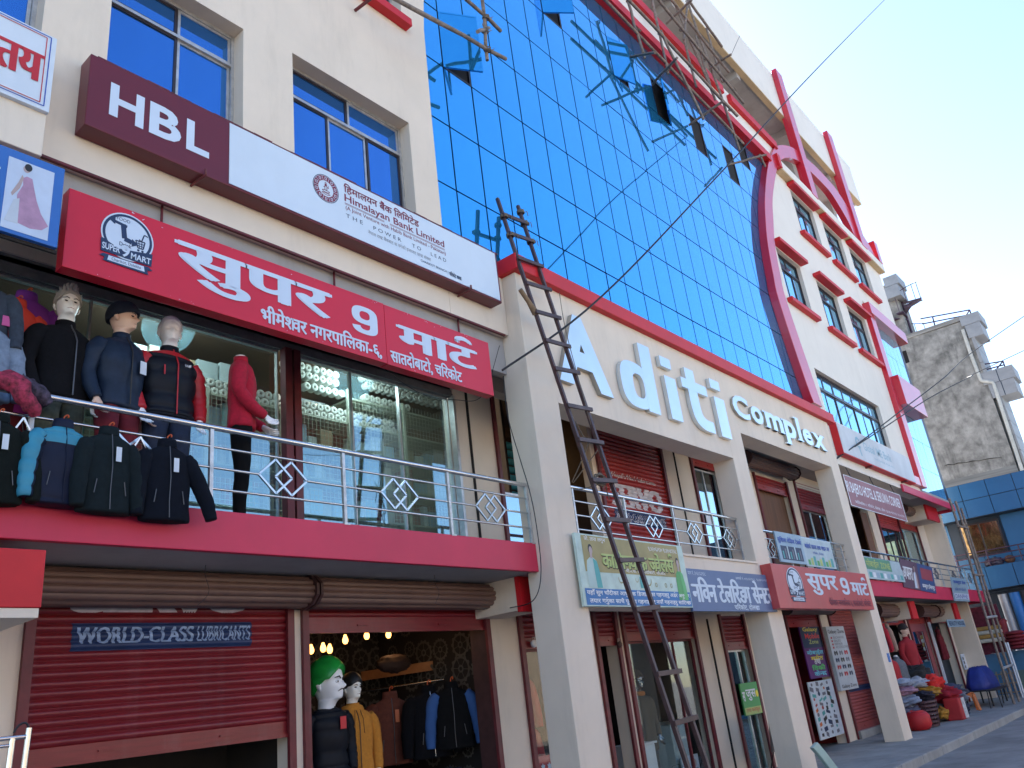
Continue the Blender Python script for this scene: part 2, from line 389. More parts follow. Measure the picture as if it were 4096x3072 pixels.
# --- left upper wall
HL = [(.25,1.86,6.95,8.6),(2.40,3.76,6.95,8.6),(4.38,6.16,6.95,8.68),(2.40,3.76,10.42,12.1),(4.38,6.2,10.42,12.1),(.25,1.86,10.42,12.1)]
mb = wall(MB(), -3, 6.25, 6.07, 16.75, YW, 6.3, HL); part('wall', mb, CREAM)
mb = MB(); mb.box(6.605, 7.685, YW, 6.2, 6.07, 7.04); part('wall', mb, CREAM)
curveL = [(6.60,6.07),(6.605,7.4),(6.61,9.1),(6.63,10.57),(6.70,11.3),(6.95,12.6),(7.35,14.),(7.9,15.3),(8.2,16.0),(8.2,16.75)]
mb = MB(); mb.prism([(6.25,16.75),(6.25,6.07)] + curveL, YW, 6.2); part('wall', mb, CREAM)
mb = MB(); mb.box(-3, 31.5, 13.8, 14, 0, 15.6); mb.box(-3, -2.8, 6.4, 13.8, 0, 15.6); mb.box(31.3, 31.5, 6.4, 13.8, 0, 15.6); part('rear_wall', mb, CREAM)
# --- floor slabs, soffits and fascias
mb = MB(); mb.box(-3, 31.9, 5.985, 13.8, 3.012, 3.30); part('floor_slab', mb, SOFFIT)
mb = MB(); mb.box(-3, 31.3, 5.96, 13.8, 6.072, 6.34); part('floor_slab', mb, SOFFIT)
mb = MB(); mb.box(1.2, 7.685, 5.92, 5.985, 3.0, 3.335); part('balcony_fascia', mb, RED_SKY, bev=.006)
mb = MB(); mb.box(19.26, 32.0, 5.92, 5.985, 2.93, 3.30); mb.box(31.9, 32.0, 5.985, 7.4, 2.93, 3.30); part('balcony_fascia', mb, RED_SKY, bev=.006)
mb = MB(); mb.box(25.2, 31.3, 5.86, 5.92, 5.97, 6.19); mb.box(31.24, 31.3, 5.92, 8, 5.97, 6.19); part('canopy_fascia', mb, RED_SKY, bev=.006)
# thin red lip under the upper wall
mb = MB(); mb.box(1.86, 7.62, 5.926, 5.96, 6.045, 6.068); part('wall_lip', mb, RAILM)
mb = MB(); mb.box(.9, 7.68, 6.03, 6.14, 5.55, 6.071); part('sky_gap_blocker', mb, SOFFIT)  # added behind the sign; keeps sky reflections off the shop glass
# --- projecting block at the left edge
mb = MB(); mb.box(-2, 1.86, 5.6, 5.93, 5.80, 6.95); part('projecting_block', mb, CREAM, bev=.006)
mb = MB(); mb.box(-2, 2.14, 5.58, 6.98, 2.50, 2.86); part('beam_block', mb, [RED], bev=.006)
mb = MB(); mb.box(-2, 2.13, 5.59, 6.98, 2.44, 2.497); part('beam_underside', mb, CREAM)

def window(x0, x1, z0, z1, Y, tz, tops, bots, glass=GLASSW, fm=None, name='window'):
    """frame with a transom at tz, mullions above (tops) and below (bots); panes set a few mm apart"""
    fm = fm or ALU
    mb = MB(); t = .035 if fm is ALU else .055
    mb.box(x0, x1, Y, Y+.06, z0, z0+t); mb.box(x0, x1, Y, Y+.06, z1-t, z1); mb.box(x0, x0+t, Y+.001, Y+.059, z0+t, z1-t); mb.box(x1-t, x1, Y+.001, Y+.059, z0+t, z1-t)
    mb.box(x0+t, x1-t, Y+.002, Y+.058, tz-t/2, tz+t/2)
    f = part(name, mb, fm)
    def fill(ms, a, b, lo):
        e = [x0+t] + ms + [x1-t]
        for k in range(len(e)-1):
            yo = Y + .02 + (.014 if (k % 2 and lo) else 0)
            piece('pane', e[k]+.028, e[k+1]-.028, yo+.012, yo+.018, a+.028, b-.028, glass, f, rot=(radians(random.uniform(-.25,.25)), 0, radians(random.uniform(-.3,.3))))
            mbs = MB(); u0, u1 = e[k]+.003, e[k+1]-.003; w = .028 if fm is ALU else .042
            mbs.box(u0, u1, yo, yo+.03, a, a+w); mbs.box(u0, u1, yo, yo+.03, b-w, b); mbs.box(u0, u0+w, yo+.001, yo+.029, a+w, b-w); mbs.box(u1-w, u1, yo+.001, yo+.029, a+w, b-w)
            mbs.build('sash', BRONZE if (k % 2 == 0 and fm is ALU) else fm, f)
    fill(tops, tz+t/2, z1-t, False); fill(bots, z0+t, tz-t/2, True)
    return f
for (a, b, c, d) in HL:
    if a > 4: window(a, b, c, d, 6.10, d-.42, [(a+b)/2+.03], [a+.62, a+1.20])
    else: window(a, b, c, d, 6.10, d-.40, [a+.73], [a+.74])
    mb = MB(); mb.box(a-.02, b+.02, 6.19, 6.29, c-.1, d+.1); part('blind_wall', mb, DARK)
mb = MB(); mb.box(4.2, 6.26, 5.80, 5.929, 10.28, 10.41); part('window_sill', mb, RED, bev=.006)
mb = MB(); mb.tube([(5.36, 5.99, 10.02), (5.36, 5.62, 9.98)], .022); part('drain_pipe', mb, RAILM)

# --- blue curtain wall: one pane per object
CW, RH, X0, Z0 = .597, 1.06, 7.62, 8.06
cw = MB(); cw.box(6.3, 19.35, YG+.03, YG+.10, 6.95, 12.9); cw.box(6.3, 21.6, YG+.03, YG+.10, 12.9, 15.6); CWO = part('curtain_wall', cw, SEAL)
OPEN = {(-1,2):33, (4,5):42, (8,5):16, (11,5):-24, (14,5):0, (17,5):0, (19,6):0}
pane_me = MB().box(.0135, CW-.0135, 0, .012, .0125, RH-.0125).mesh('glass_pane', GLASSB)
sash_me = MB().box(.02, CW-.02, 0, .012, .02, RH-.02).mesh('sash_pane', GLASSB)
sf = MB(); t = .03
sf.box(.004, CW-.004, -.004, .03, .004, t); sf.box(.004, CW-.004, -.004, .03, RH-t, RH-.004); sf.box(.004, t, -.003, .029, t, RH-t); sf.box(CW-t, CW-.004, -.003, .029, t, RH-t)
sashf_me = sf.mesh('sash_frame', GLASSB); sashd_me = MB().box(.02, CW-.02, 0, .012, .02, RH-.02).mesh('sash_pane', mat('dark reflection painted glass', (.012,.03,.06), .08))  # one sash has the dark building's reflection put into its glass colour
bandL = [onY(y3(*q), 5.78) for q in [(360,1659),(300,1450),(255,1250),(210,1000),(195,800),(190,600),(215,400)]]
for k in range(-2, 23):
    for j in range(-1, 7):
        x, z = X0 + k*CW, Z0 + j*RH
        if x < 6.3 or (x > 19.0 and j < 4) or x > 20.9: continue
        if (k, j) in OPEN:
            a = OPEN[(k, j)]
            if a:
                s = link('open_sash', sashf_me, CWO); s.location = (x if a > 0 else x+CW, YG-.006, z); s.rotation_euler = (0, 0, radians(-a)); s.scale = (1 if a > 0 else -1, 1, 1); link('sash_pane', sash_me if k != 11 else sashd_me, s)
            mbh = MB(); mbh.box(x+.03, x+CW-.03, YG+.024, YG+.028, z+.03, z+RH-.03); mbh.build('dark_opening', BLACK, CWO)
            mbh = MB()
            for (u0, u1, w0, w1) in ((0,.03,0,RH),(CW-.03,CW,0,RH),(.03,CW-.03,0,.03),(.03,CW-.03,RH-.03,RH)): mbh.box(x+u0, x+u1, YG-.002, YG+.026, z+w0, z+w1)
            mbh.build('opening_frame', BRONZE, CWO)
            continue
        o = link('glass_pane', pane_me, CWO); o.location = (x, YG, z)
        o.rotation_euler = (radians(random.gauss(0, .06)), 0, radians(random.gauss(0, .06)))

# --- red ledges and parapet above the glass, terrace, roof
mb = MB(); mb.box(7.4, 20.9, 5.74, 6.0, 15.30, 15.56); part('ledge', mb, RED, bev=.006)
mb = MB(); mb.box(-3, 22.0, 5.86, 6.05, 15.56, 16.72); part('parapet', mb, WHITE_GLARE)
mb = MB(); mb.box(7.2, 18.3, 5.74, 5.859, 16.24, 16.50); part('ledge', mb, RED, bev=.006)
mb = MB(); mb.box(18.75, 21.9, 5.74, 5.859, 16.24, 16.50); part('ledge', mb, RED, bev=.006)
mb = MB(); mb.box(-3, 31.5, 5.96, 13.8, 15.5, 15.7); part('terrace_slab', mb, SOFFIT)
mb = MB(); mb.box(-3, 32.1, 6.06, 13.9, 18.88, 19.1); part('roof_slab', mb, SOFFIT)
mb = MB(); mb.box(-3, 32.15, 5.88, 6.06, 18.86, 20.68); mb.box(32.0, 32.15, 6.06, 13.9, 18.86, 20.68); part('roof_parapet', mb, WHITE_GLARE, bev=.01)
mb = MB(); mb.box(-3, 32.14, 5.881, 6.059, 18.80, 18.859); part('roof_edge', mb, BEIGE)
for x in (-1, 4, 9, 14, 18.5, 23, 27, 31): 
    mb = MB(); mb.box(x-.2, x+.2, 6.7, 7.1, 15.7, 18.88); part('terrace_column', mb, SOFFIT)
for x in range(0, 30, 4):
    mb = MB(); mb.box(x+.9, x+1.15, 6.06, 13.5, 18.62, 18.88); part('roof_beam', mb, SOFFIT)

# --- curved red band and arch at the right of the glass
def pl(f, pts, Y): return [(onY(f(*q), Y).x, onY(f(*q), Y).z) for q in pts]
YB = 5.78
A = pl(z14, [(935,335),(860,245),(765,0)], YB) + pl(y3, [(240,1450),(195,1250),(150,1000),(130,800),(125,580),(150,335)], YB)
Bb = pl(z14, [(990,335),(925,285),(825,0)], YB) + pl(y3, [(302,1450),(255,1250),(210,1000),(196,800),(190,600),(218,400)], YB)
A2 = pl(y3, [(188,220),(215,178),(270,165),(345,182),(420,235),(520,320),(600,400),(690,500),(760,600),(840,730),(900,850)], YB)
B2 = pl(y3, [(240,310),(268,284),(300,272),(360,278),(435,320),(515,396),(590,470),(670,560),(740,670),(810,790),(860,900)], YB)
A = crom(A + A2, 4); Bb = crom(Bb + B2, 4)
i0 = 5
mb = MB(); mb.strip(A[i0:], Bb[i0:], YB, 5.984); part('arch_band', mb, BAND, bev=.01)
mb = MB(); A3 = crom(pl(y3, [(900,850),(950,930),(1000,1010),(1045,1090),(1080,1150)], YB), 3); B3 = crom(pl(y3, [(860,900),(905,960),(960,1040),(1000,1090),(1035,1140)], YB), 3)
mb.strip(A3, B3, YB+.003, 5.98); part('arch_band', mb, BAND, bev=.01)
# terrace beam below the arch, fins, small end post
mb = MB(); mb.box(21.6, 31.62, 5.72, 5.929, 15.42, 15.72); part('beam', mb, WHITE_GLARE, bev=.006)
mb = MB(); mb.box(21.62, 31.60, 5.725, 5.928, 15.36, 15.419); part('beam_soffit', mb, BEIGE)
mb = MB(); mb.box(21.45, 21.65, 5.70, 5.93, 15.40, 15.85); part('beam_end', mb, RED)
for (p, q, zt, zb) in ((24.20, 24.74, 20.80, 15.62), (29.10, 29.68, 20.80, 15.62)):
    mb = MB(); mb.box(p, q, 5.70, 5.877, 15.66, zt); mb.box(p+.002, q-.002, 5.877, 5.96, 15.73, 18.79); part('fin', mb, [BAND], bev=.01)
mb = MB(); mb.box(31.2, 31.6, 5.70, 5.93, 15.73, 16.65); part('end_post', mb, BAND, bev=.01)
# --- upper wall at the right, its cream whitened in colour for glare
HR = []
for (a, b) in ((22.6,24.45),(25.3,27.1),(27.85,29.65)): HR.append((a, b, 13.72, 15.2))
for (a, b) in ((19.72,21.38),(22.62,24.35),(25.22,26.98)): HR.append((a, b, 10.55, 12.05))
HR.append((20.2, 25.45, 7.30, 8.66))
mb = wall(MB(), 19.5, 27.45, 6.07, 12.9, YW, 6.3, [h for h in HR if h[3] < 12.9]); part('wall', mb, WHITE_GLARE)
mb = wall(MB(), 21.9, 31.55, 12.9, 15.5, YW, 6.3, [h for h in HR if h[3] > 12.9]); part('wall', mb, WHITE_GLARE)
mid = [((a[0]+b[0])/2, (a[1]+b[1])/2) for a, b in zip(A, Bb)]
lo = [q for q in mid[i0:] if q[1] < 12.85 and q[0] < 19.5][:40]; hi = [q for q in mid[i0:] if q[1] >= 12.85 and q[0] < 21.8]; hi = hi[:next((k for k, q in enumerate(hi) if q[1] > 15.45), len(hi))]
mb = MB(); mb.prism([(19.5,12.9),(19.5,6.07),(lo[0][0],6.07)] + lo + [(lo[-1][0], 12.9)], YW, 6.3); part('wall', mb, WHITE_GLARE)
mb = MB(); mb.prism([(21.9,15.5),(21.9,12.9)] + [(hi[0][0],12.9)] + hi + [(hi[-1][0], 15.5)], YW, 6.3); part('wall', mb, WHITE_GLARE)
for (a, b, c, d) in HR:
    if d < 9:
        n = [a + (b-a)*k/7 for k in range(1, 7)]; window(a, b, c, d, 6.03, d-.46, n, n, glass=GLASSP, fm=BRONZE)
    else:
        window(a, b, c, d, 6.03, d-.44, [(a+b)/2], [a+.55, a+1.1], glass=GLASSP, fm=BRONZE)
        mb = MB(); mb.box(a-.2, b+.12, 5.70, 5.929, d+.03, d+.14); part('lintel', mb, [RED], bev=.008)
        mb = MB(); mb.box(a-.22, b+.14, 5.78, 5.929, c-.22, c-.10); part('window_sill', mb, [RED], bev=.008)
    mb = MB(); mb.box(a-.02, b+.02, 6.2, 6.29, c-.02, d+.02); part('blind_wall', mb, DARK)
# --- corner glazing in its red frame
mb = MB(); mb.box(27.25, 27.80, 5.78, 6.3, 6.34, 12.30); mb.box(27.25, 31.5, 5.70, 6.3, 12.30, 12.72); mb.box(26.2, 27.25, 5.80, 5.93, 6.34, 6.62); part('red_frame', mb, [BAND], bev=.01)
mb = MB(); mb.box(27.8, 31.5, YW+.06, 6.3, 6.34, 12.3); G2 = part('corner_glazing', mb, SEAL)
pm2 = MB().box(.006, .522, 0, .012, .006, 1.024).mesh('glass_pane', GLASSP)
for k in range(6):
    for j in range(-1, 5):
        o = link('glass_pane', pm2, G2); o.location = (27.85 + k*.53, YW+.04, 7.20 + j*1.03); o.rotation_euler = (radians(random.gauss(0, .12)), 0, radians(random.gauss(0, .12)))
mb = MB(); mb.box(27.45, 30.0, 5.55, 5.965, 9.05, 10.05); part('red_panel', mb, [BAND], bev=.01)
s = link('open_sash', pm2, G2); s.location = (30.5, YW+.02, 10.29); s.rotation_euler = (radians(-18), 0, 0)

# --- portico
for (a, b) in ((7.69,8.27),(13.40,13.985),(18.70,19.25)):
    mb = MB(); mb.box(a, b, 5.70, 6.10, -.05, 6.92); part('column', mb, CREAM, bev=.008)
mb = MB(); mb.box(8.27, 13.40, 5.703, 6.097, 5.175, 6.92); part('lintel_beam', mb, CREAM)
mb = MB(); mb.box(13.985, 18.70, 5.703, 6.097, 5.75, 6.92); part('lintel_beam', mb, CREAM)
mb = MB(); mb.box(8.27, 13.40, 5.703, 5.98, 2.56, 3.31); part('balcony_beam', mb, CREAM)
mb = MB(); mb.box(13.985, 18.70, 5.703, 5.98, 2.60, 3.32); part('balcony_beam', mb, CREAM)
mb = MB(); mb.box(8.25, 13.42, 5.68, 6.0, 3.312, 3.345); part('balcony_sill', mb, CREAM)
mb = MB(); mb.box(7.62, 19.55, 5.60, 5.98, 6.921, 7.155); part('portico_cap', mb, RED, bev=.012)
mb = MB(); mb.box(7.69, 19.25, 6.10, 6.98, 6.30, 6.335); part('portico_ceiling', mb, SOFFIT)

# --- shop walls behind the balconies
HG = [(2.6,4.98,-1,2.9),(5.14,7.88,-1,2.9),(8.5,9.35,-1,2.7),(10.2,10.78,-1,2.75),(10.95,13.2,-1,2.75),(14.2,15.2,-1,2.65),(17.2,19.1,-1,2.9),(19.75,22.3,-1,2.9),(22.6,25.7,-1,2.9),(26.0,27.95,-1,2.9),(28.1,30.35,-1,2.9),(30.8,31.6,-1,2.5)]
mb = wall(MB(), -3, 32.8, -.05, 3.012, YS, 7.22, HG); part('shop_wall', mb, CREAM)
HF = [(1.0,7.66,3.3,5.75),(8.52,9.4,3.3,5.85),(9.9,10.85,3.3,5.9),(11.0,13.2,3.3,5.85),(14.35,15.5,3.3,5.8),(17.3,19.15,3.3,5.75),(19.7,21.6,3.3,5.75),(23.6,25.2,3.3,5.75),(25.9,28.1,3.3,5.75),(28.1,30.2,3.3,5.75)]
mb = wall(MB(), -3, 31.3, 3.3, 6.072, YS, 7.2, HF); part('shop_wall', mb, CREAM)
for x in (7.93, 13.72):
    mb = MB(); mb.box(x-.02, x+.02, 6.985, 6.998, 3.3, 5.95); part('wall_joint', mb, BLACK)
for x in (13.75,):
    mb = MB(); mb.box(x-.025, x+.025, 6.985, 6.998, 0, 2.6); part('wall_joint', mb, BLACK)
mb = MB(); mb.box(8.44, 8.5, 6.96, 6.999, 3.3, 6.0); part('maroon_strip', mb, RAILM)
# cross beams under the slabs, with red ends
for (x, zb, zt) in ((7.95,2.62,3.01),(24.2,2.48,2.92),(28.9,2.42,2.92)):
    mb = MB(); mb.box(x-.25, x+.25, 6.32, 6.999, zb, zt); part('cross_beam', mb, CREAM)
    mb = MB(); mb.box(x-.252, x+.252, 6.255, 6.319, zb-.02, zt); part('beam_end', mb, RED)
mb = MB(); mb.box(29.0, 30.4, 6.32, 6.999, 5.60, 6.07); part('cross_beam', mb, CREAM)
mb = MB(); mb.box(29.0, 30.42, 6.255, 6.319, 5.58, 6.07); part('beam_end', mb, RED)
# rooms
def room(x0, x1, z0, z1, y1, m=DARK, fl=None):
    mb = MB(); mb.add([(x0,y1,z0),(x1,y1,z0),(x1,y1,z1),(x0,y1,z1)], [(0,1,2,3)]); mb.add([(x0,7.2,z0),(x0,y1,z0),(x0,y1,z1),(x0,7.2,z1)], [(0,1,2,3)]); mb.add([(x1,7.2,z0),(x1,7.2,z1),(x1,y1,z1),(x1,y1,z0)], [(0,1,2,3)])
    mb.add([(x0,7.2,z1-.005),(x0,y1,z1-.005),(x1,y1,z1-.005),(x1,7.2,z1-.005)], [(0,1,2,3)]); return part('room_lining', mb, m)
WALLP = mat('dark brown wallpaper', (.018,.014,.013), .8, var=.25, scale=4)
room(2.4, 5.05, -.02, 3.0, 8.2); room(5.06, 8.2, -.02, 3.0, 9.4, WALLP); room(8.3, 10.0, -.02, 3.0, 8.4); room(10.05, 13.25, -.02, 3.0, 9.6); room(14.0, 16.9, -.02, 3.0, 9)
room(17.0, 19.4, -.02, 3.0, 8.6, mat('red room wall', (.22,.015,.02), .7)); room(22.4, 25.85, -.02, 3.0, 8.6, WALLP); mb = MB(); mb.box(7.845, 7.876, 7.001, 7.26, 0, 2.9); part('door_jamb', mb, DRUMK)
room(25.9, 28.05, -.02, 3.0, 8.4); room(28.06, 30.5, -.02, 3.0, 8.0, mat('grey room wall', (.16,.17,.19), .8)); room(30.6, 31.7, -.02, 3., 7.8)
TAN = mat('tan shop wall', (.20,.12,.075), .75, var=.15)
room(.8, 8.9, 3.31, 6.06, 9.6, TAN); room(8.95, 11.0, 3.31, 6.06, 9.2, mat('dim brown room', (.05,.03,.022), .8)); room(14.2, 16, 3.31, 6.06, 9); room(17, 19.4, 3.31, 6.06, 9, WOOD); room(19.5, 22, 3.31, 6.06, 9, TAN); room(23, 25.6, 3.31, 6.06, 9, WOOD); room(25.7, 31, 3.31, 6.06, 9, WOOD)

# --- roller shutters
def slat_profile(h): return [(0,0),(-.004,.08*h),(-.016,.22*h),(-.022,.45*h),(-.019,.65*h),(-.008,.86*h),(.004,.93*h),(.004,h)]
def shutter(x0, x1, z0, z1, m, pitch=.07, bottom=.14, Y=YS+.02, rails=True, name='roller_shutter', railm=RAILM):
    mb = MB()
    if rails:
        zb = min(z0, 0.0) if z1 < 3.1 else 3.3
        mr = [MB().box(x0-.03, x0+.045, YS-.045, YS-.003, zb, z1+.03), MB().box(x1-.045, x1+.03, YS-.045, YS-.003, zb, z1+.03)]
    mb.box(x0+.02, x1-.02, Y-.012, Y+.018, z0, z0+bottom); mb.box(x0+.02, x1-.02, Y-.03, Y-.012, z0+.0, z0+.03)
    for u in (.28, .72):
        xx = x0 + (x1-x0)*u; mb.box(xx-.07, xx+.07, Y-.026, Y-.012, z0+.07, z0+.085)
    S = part(name, mb, m)
    if rails: [q.build('guide_rail', railm, S) for q in mr]
    pr = slat_profile(pitch); n = len(pr)
    v = [(x0+.02, p[0], p[1]) for p in pr] + [(x1-.02, p[0], p[1]) for p in pr]
    me = MB().add(v, [(i, i+n, i+n+1, i+1) for i in range(n-1)], True).mesh('slat', m)
    z = z0 + bottom
    while z < z1:
        o = link('slat', me, S); o.location = (0, Y + random.uniform(-.001,.001), z); z += pitch
    return S
def drum(x0, x1, zc, r=.19, Y=6.80, ry=None):
    """rolled shutter box: ribbed sheet strips round a barrel, with dark end brackets"""
    ry = ry or r; D = None
    for x in (x0, x1):
        mb = MB()
        prof = [(x, Y+ry*1.22*cos(t), zc+r*1.15*sin(t)) for t in [2*pi*k/10+.3 for k in range(10)]]
        mb.add(prof + [(x+.03, b, c) for (_, b, c) in prof], [tuple(range(10)), tuple(range(19,9,-1))] + [(k, k+10, (k+1)%10+10, (k+1)%10) for k in range(10)])
        if D is None: D = part('shutter_drum', mb, DRUMK)
        else: mb.build('end_bracket', DRUMK, D)
    N_ = 8
    for k in range(N_):
        t0, t1 = pi*.42 + 1.22*pi*k/N_, pi*.42 + 1.22*pi*(k+1)/N_
        pts = []
        for i in range(5):
            t = t0 + (t1-t0)*i/4; g = 1 - (.10 if i in (0, 4) else 0) + .02*sin(pi*i/4)
            pts.append((Y + ry*g*cos(t), zc + r*g*sin(t)))
        v = [(x0+.03, a, b) for a, b in pts] + [(x1, a, b) for a, b in pts]
        MB().add(v, [(i, i+1, i+6, i+5) for i in range(4)], True).build('drum_strip', DRUM, D)
    return D
shutter(2.6, 4.98, 1.56, 2.74, SHUT); shutter(5.14, 7.88, 2.49, 2.74, SHUT, bottom=.16)
drum(2.2, 5.02, 2.86, .15, 6.83, .2); drum(5.07, 8.02, 2.86, .15, 6.83, .2)
shutter(8.5, 9.35, 2.24, 2.75, SHUT); shutter(10.2, 10.78, 2.23, 2.75, SHUT); shutter(10.95, 13.2, 2.28, 2.75, SHUT); shutter(14.2, 15.2, 2.05, 2.65, SHUT)
shutter(17.2, 19.1, 2.42, 2.75, SHUTR); drum(16.9, 19.4, 2.80, .15, 6.8); shutter(19.75, 22.3, .16, 2.95, SHUTP); shutter(22.6, 25.7, 2.40, 2.6, SHUTR); drum(22.3, 24.95, 2.74, .17, 6.7)
shutter(26.0, 27.95, 2.42, 2.6, SHUTR); shutter(28.1, 30.35, 2.42, 2.6, SHUTR); drum(26.2, 28.0, 2.74, .17, 6.7); drum(28.05, 29.9, 2.74, .17, 6.7)
shutter(11.0, 13.2, 3.42, 5.85, SHUTR, pitch=.075); shutter(14.35, 15.5, 5.55, 5.85, SHUTR); shutter(17.3, 19.15, 5.42, 5.75, SHUTR); drum(16.4, 19.1, 5.92, .15, 6.75, .17)
shutter(19.7, 21.6, 5.2, 5.9, SHUTR); shutter(25.9, 28.1, 5.25, 5.75, SHUTR); shutter(28.1, 30.2, 5.4, 5.75, SHUTR); drum(28.0, 30.2, 5.93, .15, 6.75, .17)
mb = MB(); mb.box(19.75, 22.3, 6.9, 7.0, 0, .16); part('door_step', mb, PAVE)
# painted adverts on the shutters (letters follow the slats)
LUB = mat('painted navy', (.012,.03,.10), .5, var=.2); LUBT = mat('painted pale blue', (.30,.40,.58), .6, var=.25, scale=8); GREYP = mat('painted grey white', (.62,.56,.57), .6, var=.25, scale=8)
def painted(s, x0, x1, z0, z1, m, zb, pitch=.07, Y=YS+.02, **k):
    pr = slat_profile(pitch)
    def conv(x, y, z):
        h = (z - zb) % pitch; yy = pr[-1][0]
        for i in range(len(pr)-1):
            if pr[i][1] <= h <= pr[i+1][1]: t = (h-pr[i][1])/max(1e-6, pr[i+1][1]-pr[i][1]); yy = pr[i][0]+(pr[i+1][0]-pr[i][0])*t
        return (x, Y + yy - .004 + (y-Y), z)
    # slice letters at the slat lines so they bend with the slats
    v, f = raw_text(s); a0, a1 = min(p[0] for p in v), max(p[0] for p in v); b0, b1 = min(p[1] for p in v), max(p[1] for p in v)
    bmm = bmesh.new(); bv = [bmm.verts.new((x0+(p[0]-a0)*(x1-x0)/(a1-a0), 0, z0+(p[1]-b0)*(z1-z0)/(b1-b0))) for p in v]
    for t in f:
        try: bmm.faces.new([bv[i] for i in t])
        except ValueError: pass
    z = zb
    while z < z1:
        for q in pr[:-1]:
            if z0 < z+q[1] < z1: bmesh.ops.bisect_plane(bmm, geom=bmm.verts[:]+bmm.edges[:]+bmm.faces[:], plane_co=(0,0,z+q[1]), plane_no=(0,0,1))
        z += pitch
    bolds = k.get('bolds', [0]); mbx = MB(); bmm.verts.index_update()
    for q, dx in enumerate(bolds):
        mbx.add([conv(p.co.x+dx, Y-.0006*q, p.co.z) for p in bmm.verts], [tuple(w.index for w in fc.verts) for fc in bmm.faces])
    bmm.free(); return mbx.build('painted_lettering', m, B, fix=False)
def painted_rect(x0, x1, z0, z1, m, zb, pitch=.07, Y=YS+.02):
    pr = slat_profile(pitch); pts = []; z = zb
    while z < z1:
        for q in pr[:-1]:
            if z0 <= z+q[1] <= z1: pts.append((Y+q[0]-.002, z+q[1]))
        z += pitch
    n = len(pts); v = [(x0, a, b) for a, b in pts] + [(x1, a, b) for a, b in pts]
    return MB().add(v, [(i, i+n, i+n+1, i+1) for i in range(n-1)], True).build('painted_panel', m, B, fix=False)
zb = 1.70
painted_rect(2.93, 4.56, 2.385, 2.615, LUB, zb); painted('WORLD-CLASS', 2.97, 3.97, 2.445, 2.575, LUBT, zb, bolds=[0,.006,-.006]); painted('LUBRICANTS', 4.01, 4.54, 2.445, 2.575, LUBT, zb, bolds=[0,.005])
painted('SERVO', 2.95, 4.50, 2.69, 2.98, GREYP, zb, bolds=[-.05,-.025,0,.025,.05])
zb = 3.56
painted_rect(11.3, 12.95, 4.13, 4.38, LUB, zb, .075); painted('WORLD-CLASS LUBRICANTS', 11.33, 12.92, 4.18, 4.33, GREYP, zb, .075, bolds=[0,.006])
painted('SERVO', 11.33, 12.9, 4.42, 4.82, GREYP, zb, .075, bolds=[-.05,-.025,0,.025,.05]); painted("Nepal's No.1 Lubricants", 11.4, 12.8, 4.90, 5.02, GREYP, zb, .075, bolds=[0,.004])
painted_rect(19.95, 22.1, .95, 1.08, LUB, .30)

# --- steel railings
def railing(Y, ztop, posts, bars, dia, zmid, ends=None, bot=3.335, hr=.026):
    x0, x1 = ends or (posts[0], posts[-1])
    mb = MB(); mb.tube([(x0, Y, ztop), (x1, Y, ztop)], hr, 12); R = part('railing', mb, STEEL)
    for x in posts:
        mb = MB(); mb.box(x-.016, x+.016, Y-.016, Y+.016, bot, ztop-.015); mb.box(x-.035, x+.035, Y-.035, Y+.035, bot-.01, bot+.006); mb.build('post', STEELD, R)
    for z in bars:
        mb = MB(); mb.tube([(x0, Y, z), (x1, Y, z)], .0115, 8); mb.build('rail', STEEL, R)
    for i, c in enumerate(dia):
        mb = MB()
        for dx in (-.085, .085):
            q = [(c+dx-.17, zmid), (c+dx, zmid+.155), (c+dx+.17, zmid), (c+dx, zmid-.155)]
            for k in range(4): mb.bar((q[k][0], Y-.004 if dx < 0 else Y+.004, q[k][1]), (q[(k+1)%4][0], Y-.004 if dx < 0 else Y+.004, q[(k+1)%4][1]), .018, .018)
        mb.build('diamond_ornament', STEEL, R)
    xs = sorted([x0, x1] + [c+s for c in dia for s in (-.25, .25)])
    for k in range(0, len(xs)-1, 2):
        if xs[k+1] > xs[k]: mb = MB(); mb.tube([(xs[k], Y, zmid), (xs[k+1], Y, zmid)], .0115, 8); mb.build('rail', STEEL, R)
    return R
RL = railing(5.95, 4.05, [2.10, 3.49, 4.87, 6.30, 7.66], [3.88, 3.52], [2.8, 4.195, 5.585, 6.975], 3.70, ends=(.6, 7.69))
railing(5.9, 4.12, [8.56, 9.79, 11.16, 12.48, 13.38], [3.94, 3.57], [9.15, 10.52, 11.76, 13.0], 3.755, ends=(8.27, 13.4))
railing(5.9, 4.0, [14.05, 15.5, 17.0, 18.5], [3.86, 3.52], [14.75, 17.75], 3.69, ends=(13.99, 18.7))
railing(5.95, 3.98, [19.6+1.05*k for k in range(12)], [3.84, 3.52], [26.4, 28.5, 29.5, 30.6], 3.67, ends=(19.25, 31.85), bot=3.30)

# ================================================================ signs
def disc(mb, cx, cz, r, Y, n=28, sx=1.):
    mb.add([(cx+sx*r*cos(2*pi*k/n), Y, cz+r*sin(2*pi*k/n)) for k in range(n)], [tuple(range(n))]); return mb
def annulus(mb, cx, cz, r0, r1, Y, n=32, sx=1., a0=0, a1=2*pi):
    v = []; f = []
    for k in range(n+1):
        t = a0+(a1-a0)*k/n; v += [(cx+sx*r0*cos(t), Y, cz+r0*sin(t)), (cx+sx*r1*cos(t), Y, cz+r1*sin(t))]
        if k: f.append((2*k-2, 2*k, 2*k+1, 2*k-1))
    mb.add(v, f); return mb
def flat(poly, Y, m, parent, name='print'):
    mb = MB(); mb.add([(x, Y, z) for x, z in poly], [tuple(range(len(poly)))]); return mb.build(name, m, parent, fix=False)
def rect(x0, x1, z0, z1): return [(x0,z0),(x1,z0),(x1,z1),(x0,z1)]
